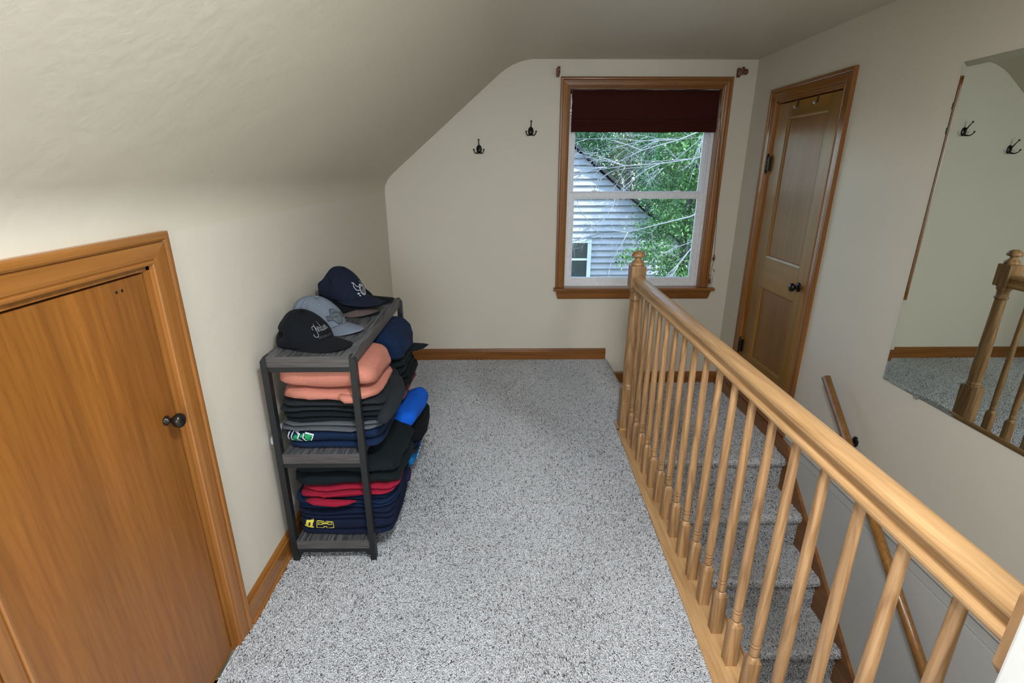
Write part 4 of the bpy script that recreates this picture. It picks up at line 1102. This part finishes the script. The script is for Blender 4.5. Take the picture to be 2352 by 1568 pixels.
# ------------------------------------------------------------------ outside: neighbour's house and trees
siding, nts, bs = new_mat('pale_grey_lap_siding')
v = coords(nts, rand=False)
n1 = noise_n(nts, v, 3.0, 3); rr_ = ramp(nts, [(.3, (.36, .37, .41)), (.7, (.44, .455, .495))]); nts.links.new(n1, rr_.inputs[0]); nts.links.new(rr_.outputs[0], bs.inputs['Base Color']); bs.inputs['Roughness'].default_value = .6
M['shingle'] = plain('dark_roof_shingle', (.05, .055, .06), .9, 0, 60, .4)
M['whitetrim'] = plain('white_house_trim', (.62, .68, .72), .5)
M['darkglass'] = plain('dark_house_glass', (.03, .05, .055), .1)
GZ = -3.2
HY = 10.0
hs = thing('neighbour_house', (1.5, HY+2, GZ), 'pale grey lap-sided house gable with dark roof edge seen through the window', 'house')
def rake(x): return 1.854-.815*(x-1.328)
EX = 3.62
m = MB()
# clapboards: each course a slanted board following the gable
zc = GZ; ch = .122; lips = []
while zc < 3.9:
    xr = min(EX-.12, 1.328+(1.854-zc)/.815-.06) if zc > rake(EX) else EX-.12
    xl = -2*.6
    xr2 = min(EX-.12, 1.328+(1.854-(zc+ch))/.815-.06) if zc+ch > rake(EX) else EX-.12
    if xr2 < xl: break
    yt, yb_ = HY+.006, HY-.040
    vs_ = [(xl, yb_, zc), (xr, yb_, zc), (xr2, yt, zc+ch), (xl, yt, zc+ch), (xl, HY+.01, zc), (xr, HY+.01, zc)]
    m.add(vs_, [(0, 1, 2, 3), (4, 5, 1, 0)])
    lips.append((xl, xr, yb_, zc)); zc += ch
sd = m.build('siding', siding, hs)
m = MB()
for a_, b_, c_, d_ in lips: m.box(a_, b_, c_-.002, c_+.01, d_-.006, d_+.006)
m.build('lap_shadow_strips', plain('siding_lap_shadow', (.11, .13, .16), .8), sd, org=tuple(hs.location))  # dark strips under each board paint in the shadow line of the laps
m = MB(); m.prism([(-1.2, GZ), (EX-.14, GZ), (EX-.14, rake(EX)-.05), (-1.2, rake(-1.2)-.08)], HY+.012, HY+6, 'y'); m.build('wall', siding, hs)
m = MB()
def rk(x, d): return (x, rake(x)+d)
m.prism([rk(-1.3, .02), rk(EX+.25, .02), rk(EX+.25, .045), rk(-1.3, .045)], HY-.20, HY+6.3, 'y'); m.build('roof', M['shingle'], hs)
m = MB(); m.prism([rk(-1.3, -.012), rk(EX+.2, -.012), rk(EX+.2, .02), rk(-1.3, .02)], HY-.19, HY-.16, 'y'); m.prism([rk(-1.3, .0), rk(EX+.2, .0), rk(EX+.2, .02), rk(-1.3, .02)], HY-.16, HY+.0, 'y'); m.build('rake_board', plain('dark_fascia', (.05, .06, .07), .6), hs)
wx0, wx1, wz0, wz1 = .86, 1.68, -.60, .20
m = MB(); tw = .075
m.box(wx0, wx1, HY-.08, HY-.02, wz1-tw, wz1); m.box(wx0-.03, wx1+.03, HY-.09, HY-.02, wz0, wz0+.05); m.box(wx0, wx0+tw, HY-.07, HY-.02, wz0+.05, wz1-tw); m.box(wx1-tw, wx1, HY-.07, HY-.02, wz0+.05, wz1-tw)
m.box(wx0+tw, wx1-tw, HY-.06, HY-.02, (wz0+wz1)/2-.02, (wz0+wz1)/2+.02)
wf = m.build('window', M['whitetrim'], hs)
m = MB(); m.box(wx0+.05, wx1-.05, HY-.046, HY-.034, wz0+.05, wz1-.07); m.build('pane', M['darkglass'], wf, org=tuple(hs.location))

# ground
m = MB(); m.box(-40, 45, 4.3, 70, GZ-.2, GZ); g = m.build('ground', plain('grass_ground', (.07, .12, .04), .9, 0, 6, .5)); struct(g)

def leafmat(name, a, b, c):
    m_, nt_, b_ = new_mat(name)
    at = N(nt_, 'ShaderNodeAttribute'); at.attribute_name = 'leaf_tone'
    r_ = ramp(nt_, [(0, a), (.5, b), (1, c)]); nt_.links.new(at.outputs['Fac'], r_.inputs[0]); nt_.links.new(r_.outputs[0], b_.inputs['Base Color'])
    b_.inputs['Roughness'].default_value = .45; b_.inputs['Specular IOR Level'].default_value = .4
    tl = N(nt_, 'ShaderNodeBsdfTranslucent'); nt_.links.new(r_.outputs[0], tl.inputs[0]); mx = N(nt_, 'ShaderNodeMixShader'); mx.inputs[0].default_value = .35
    out = nt_.nodes['Material Output']; nt_.links.new(b_.outputs[0], mx.inputs[1]); nt_.links.new(tl.outputs[0], mx.inputs[2]); nt_.links.new(mx.outputs[0], out.inputs[0])
    return m_
LM1 = leafmat('fresh_green_leaves', (.04, .12, .035), (.11, .27, .08), (.34, .56, .22))
LM2 = leafmat('blue_green_leaves', (.04, .11, .06), (.095, .22, .12), (.24, .42, .23))
M['bark'] = plain('grey_bark', (.12, .115, .11), .9, 0, 30, .6)
M['deadwood'] = plain('pale_dead_twigs', (.24, .255, .27), .8)
def leaves(name, mat, centers, per, spread, size, seed, parent):
    rng = np.random.default_rng(seed); C_ = np.repeat(np.array(centers), per, axis=0); k = len(C_)
    sp = np.repeat(np.array(spread)[None] if np.ndim(spread) == 1 else np.array(spread), 1, axis=0)
    p = C_+rng.normal(0, 1, (k, 3))*np.array(spread)
    d = rng.normal(0, 1, (k, 3)); d[:, 2] -= .6; d /= np.linalg.norm(d, axis=1)[:, None]
    n = rng.normal(0, 1, (k, 3)); n[:, 2] += 1.2; s_ = np.cross(d, n); s_ /= np.linalg.norm(s_, axis=1)[:, None]; n = np.cross(s_, d)
    L_ = rng.uniform(.6, 1.3, (k, 1))*size; W_ = L_*.30
    V = np.stack([p, p+d*L_*.45+s_*W_+n*L_*.06, p+d*L_, p+d*L_*.45-s_*W_+n*L_*.06], 1)
    me = bpy.data.meshes.new(name); me.vertices.add(k*4); me.vertices.foreach_set('co', (V-np.array(parent.location)).reshape(-1))
    F_ = (np.array([[0, 1, 2], [0, 2, 3]])[None]+(np.arange(k)*4)[:, None, None]).reshape(-1)
    me.loops.add(k*6); me.loops.foreach_set('vertex_index', F_.astype(np.int32)); me.polygons.add(k*2)
    me.polygons.foreach_set('loop_start', np.arange(k*2, dtype=np.int32)*3)
    me.update(calc_edges=True); at = me.attributes.new('leaf_tone', 'FLOAT', 'POINT'); at.data.foreach_set('value', np.repeat(rng.uniform(0, 1, k)**1.3, 4))
    me.materials.append(mat); o = bpy.data.objects.new(name, me); COL.objects.link(o); o.parent = parent; return o
def tree(x, y, rx, ry, z0, z1, mat, label, seed, nclump, per, size, trunk=.16, group='trees behind the neighbouring house'):
    t = thing('leafy_tree', (x, y, GZ), label, 'tree', group)
    rnd = random.Random(seed); cs = []
    for _ in range(nclump):
        while True:
            a = [rnd.uniform(-1, 1) for _ in range(3)]; q = math.sqrt(sum(c*c for c in a))
            if .35 < q < 1: break
        cs.append((x+a[0]*rx, y+a[1]*ry, (z0+z1)/2+a[2]*(z1-z0)/2))
    leaves('foliage', mat, cs, per, (size*3.2, size*3.2, size*2.2), size, seed, t)
    m = MB(); m.tube([(x, y, GZ), (x+.1, y, (GZ+z0)/2), (x-.1, y+.1, (z0+z1)/2), (x+.1, y, z1-.5)], [trunk, trunk*.85, trunk*.6, trunk*.2], 12)
    for _ in range(9):
        c = rnd.choice(cs); zz = rnd.uniform(z0-.3, (z0+z1)/2+1); m.tube([(x, y, zz), ((x+c[0])/2, (y+c[1])/2, (zz+c[2])/2+.2), c], [trunk*.35, trunk*.2, .015], 7)
    m.build('trunk', M['bark'], t)
    return t
tree(4.5, 19.0, 2.4, 1.3, -1.0, 5.5, LM2, 'tall shady tree with dark trunk behind the neighbour roof, left in the window', 51, 120, 260, .085)
tree(8.6, 19.5, 3.0, 1.6, -1.5, 6.5, LM2, 'tall shady tree in the middle distance, centre of the window', 52, 150, 260, .09, .22)
tree(13.5, 20.0, 3.5, 2.0, -2.5, 7.0, LM2, 'tall shady tree far off at the right side of the window', 53, 150, 260, .10, .2)
tree(1.2, 21.0, 2.6, 1.8, 0.0, 7.0, LM1, 'sunlit light green tree just over the neighbour roof peak', 54, 110, 240, .10, .18)
tree(7.0, 26.0, 8.0, 2.0, -2.5, 9.0, LM2, 'broad dark tree mass farthest back beyond the others', 55, 300, 240, .16, .3)
tree(3.02, 8.3, .72, .6, -2.4, 3.6, LM1, 'near leafy tree covering the right edge of the neighbour house', 56, 130, 330, .05, .09, 'garden trees')
tree(5.4, 12.0, 1.3, 1.1, -2.6, 3.8, LM1, 'bright green tree behind the near one, at the right edge of the glass', 57, 100, 200, .08, .12, 'garden trees')
# low leafy bough reaching in front of the siding
bt = thing('leafy_branch', (3.4, 8.0, GZ), 'low leafy bough reaching left in front of the grey siding', 'branch')
cs = [(1.78+.055*i+random.uniform(-.05, .05), 7.6, .24+.012*i+random.uniform(-.07, .07)) for i in range(13)]
leaves('foliage', LM1, cs, 40, (.06, .08, .045), .055, 77, bt)
m = MB(); m.tube([(3.2, 8.3, -.9), (2.8, 8.0, .12), (2.3, 7.7, .36), (1.72, 7.6, .20)], [.03, .02, .010, .003], 7); m.tube([(3.2, 8.3, -.9), (3.2, 8.3, GZ)], [.04, .06], 8); m.build('bough', M['bark'], bt)
# bare pale twiggy limbs
def twigs(m, p, d, l, r, depth, rnd):
    pts = [Vector(p)]; dd = Vector(d).normalized(); n = 4
    for i in range(n):
        dd = (dd+Vector([rnd.uniform(-.22, .22) for _ in range(3)])+Vector((0, 0, -.05))).normalized(); pts.append(pts[-1]+dd*l/n)
    m.tube(pts, [r*(1-.16*i) for i in range(n+1)], 5)
    if depth > 0:
        for _ in range(7 if depth > 2 else 5):
            k = rnd.randint(1, n); q = (dd+Vector([rnd.uniform(-.8, .8) for _ in range(3)])).normalized()
            twigs(m, pts[k], q, l*rnd.uniform(.3, .55), max(r*.55, .0028), depth-1, rnd)
for i, (p, d, l, lab) in enumerate([((3.25, 7.3, 2.15), (-1, 0, -.30), 2.0, 'bare pale branch spreading across the top of the glass'),
                                    ((3.1, 7.5, 1.75), (-1, .1, -.36), 1.9, 'bare pale branch crossing the upper pane from the right'),
                                    ((2.95, 7.2, 1.02), (-1, 0, -.42), 1.7, 'bare thin branch crossing in front of the grey siding'),
                                    ((2.85, 7.0, .80), (-1, 0, -.85), 1.0, 'bare pale branch hanging in the lower right of the glass')]):
    m = MB(); twigs(m, p, d, l, .013, 3, random.Random(90+i))
    m.tube([p, (p[0]+.5, p[1]+.4, p[2]-.1), (4.2+.1*i, 8.8, p[2]-.6), (4.3+.1*i, 9.0, GZ)], [.013, .022, .05, .07], 7)
    o = m.build('bare_branch', M['deadwood'], org=p); tag(o, lab, 'branch', 'bare branches outside the window')
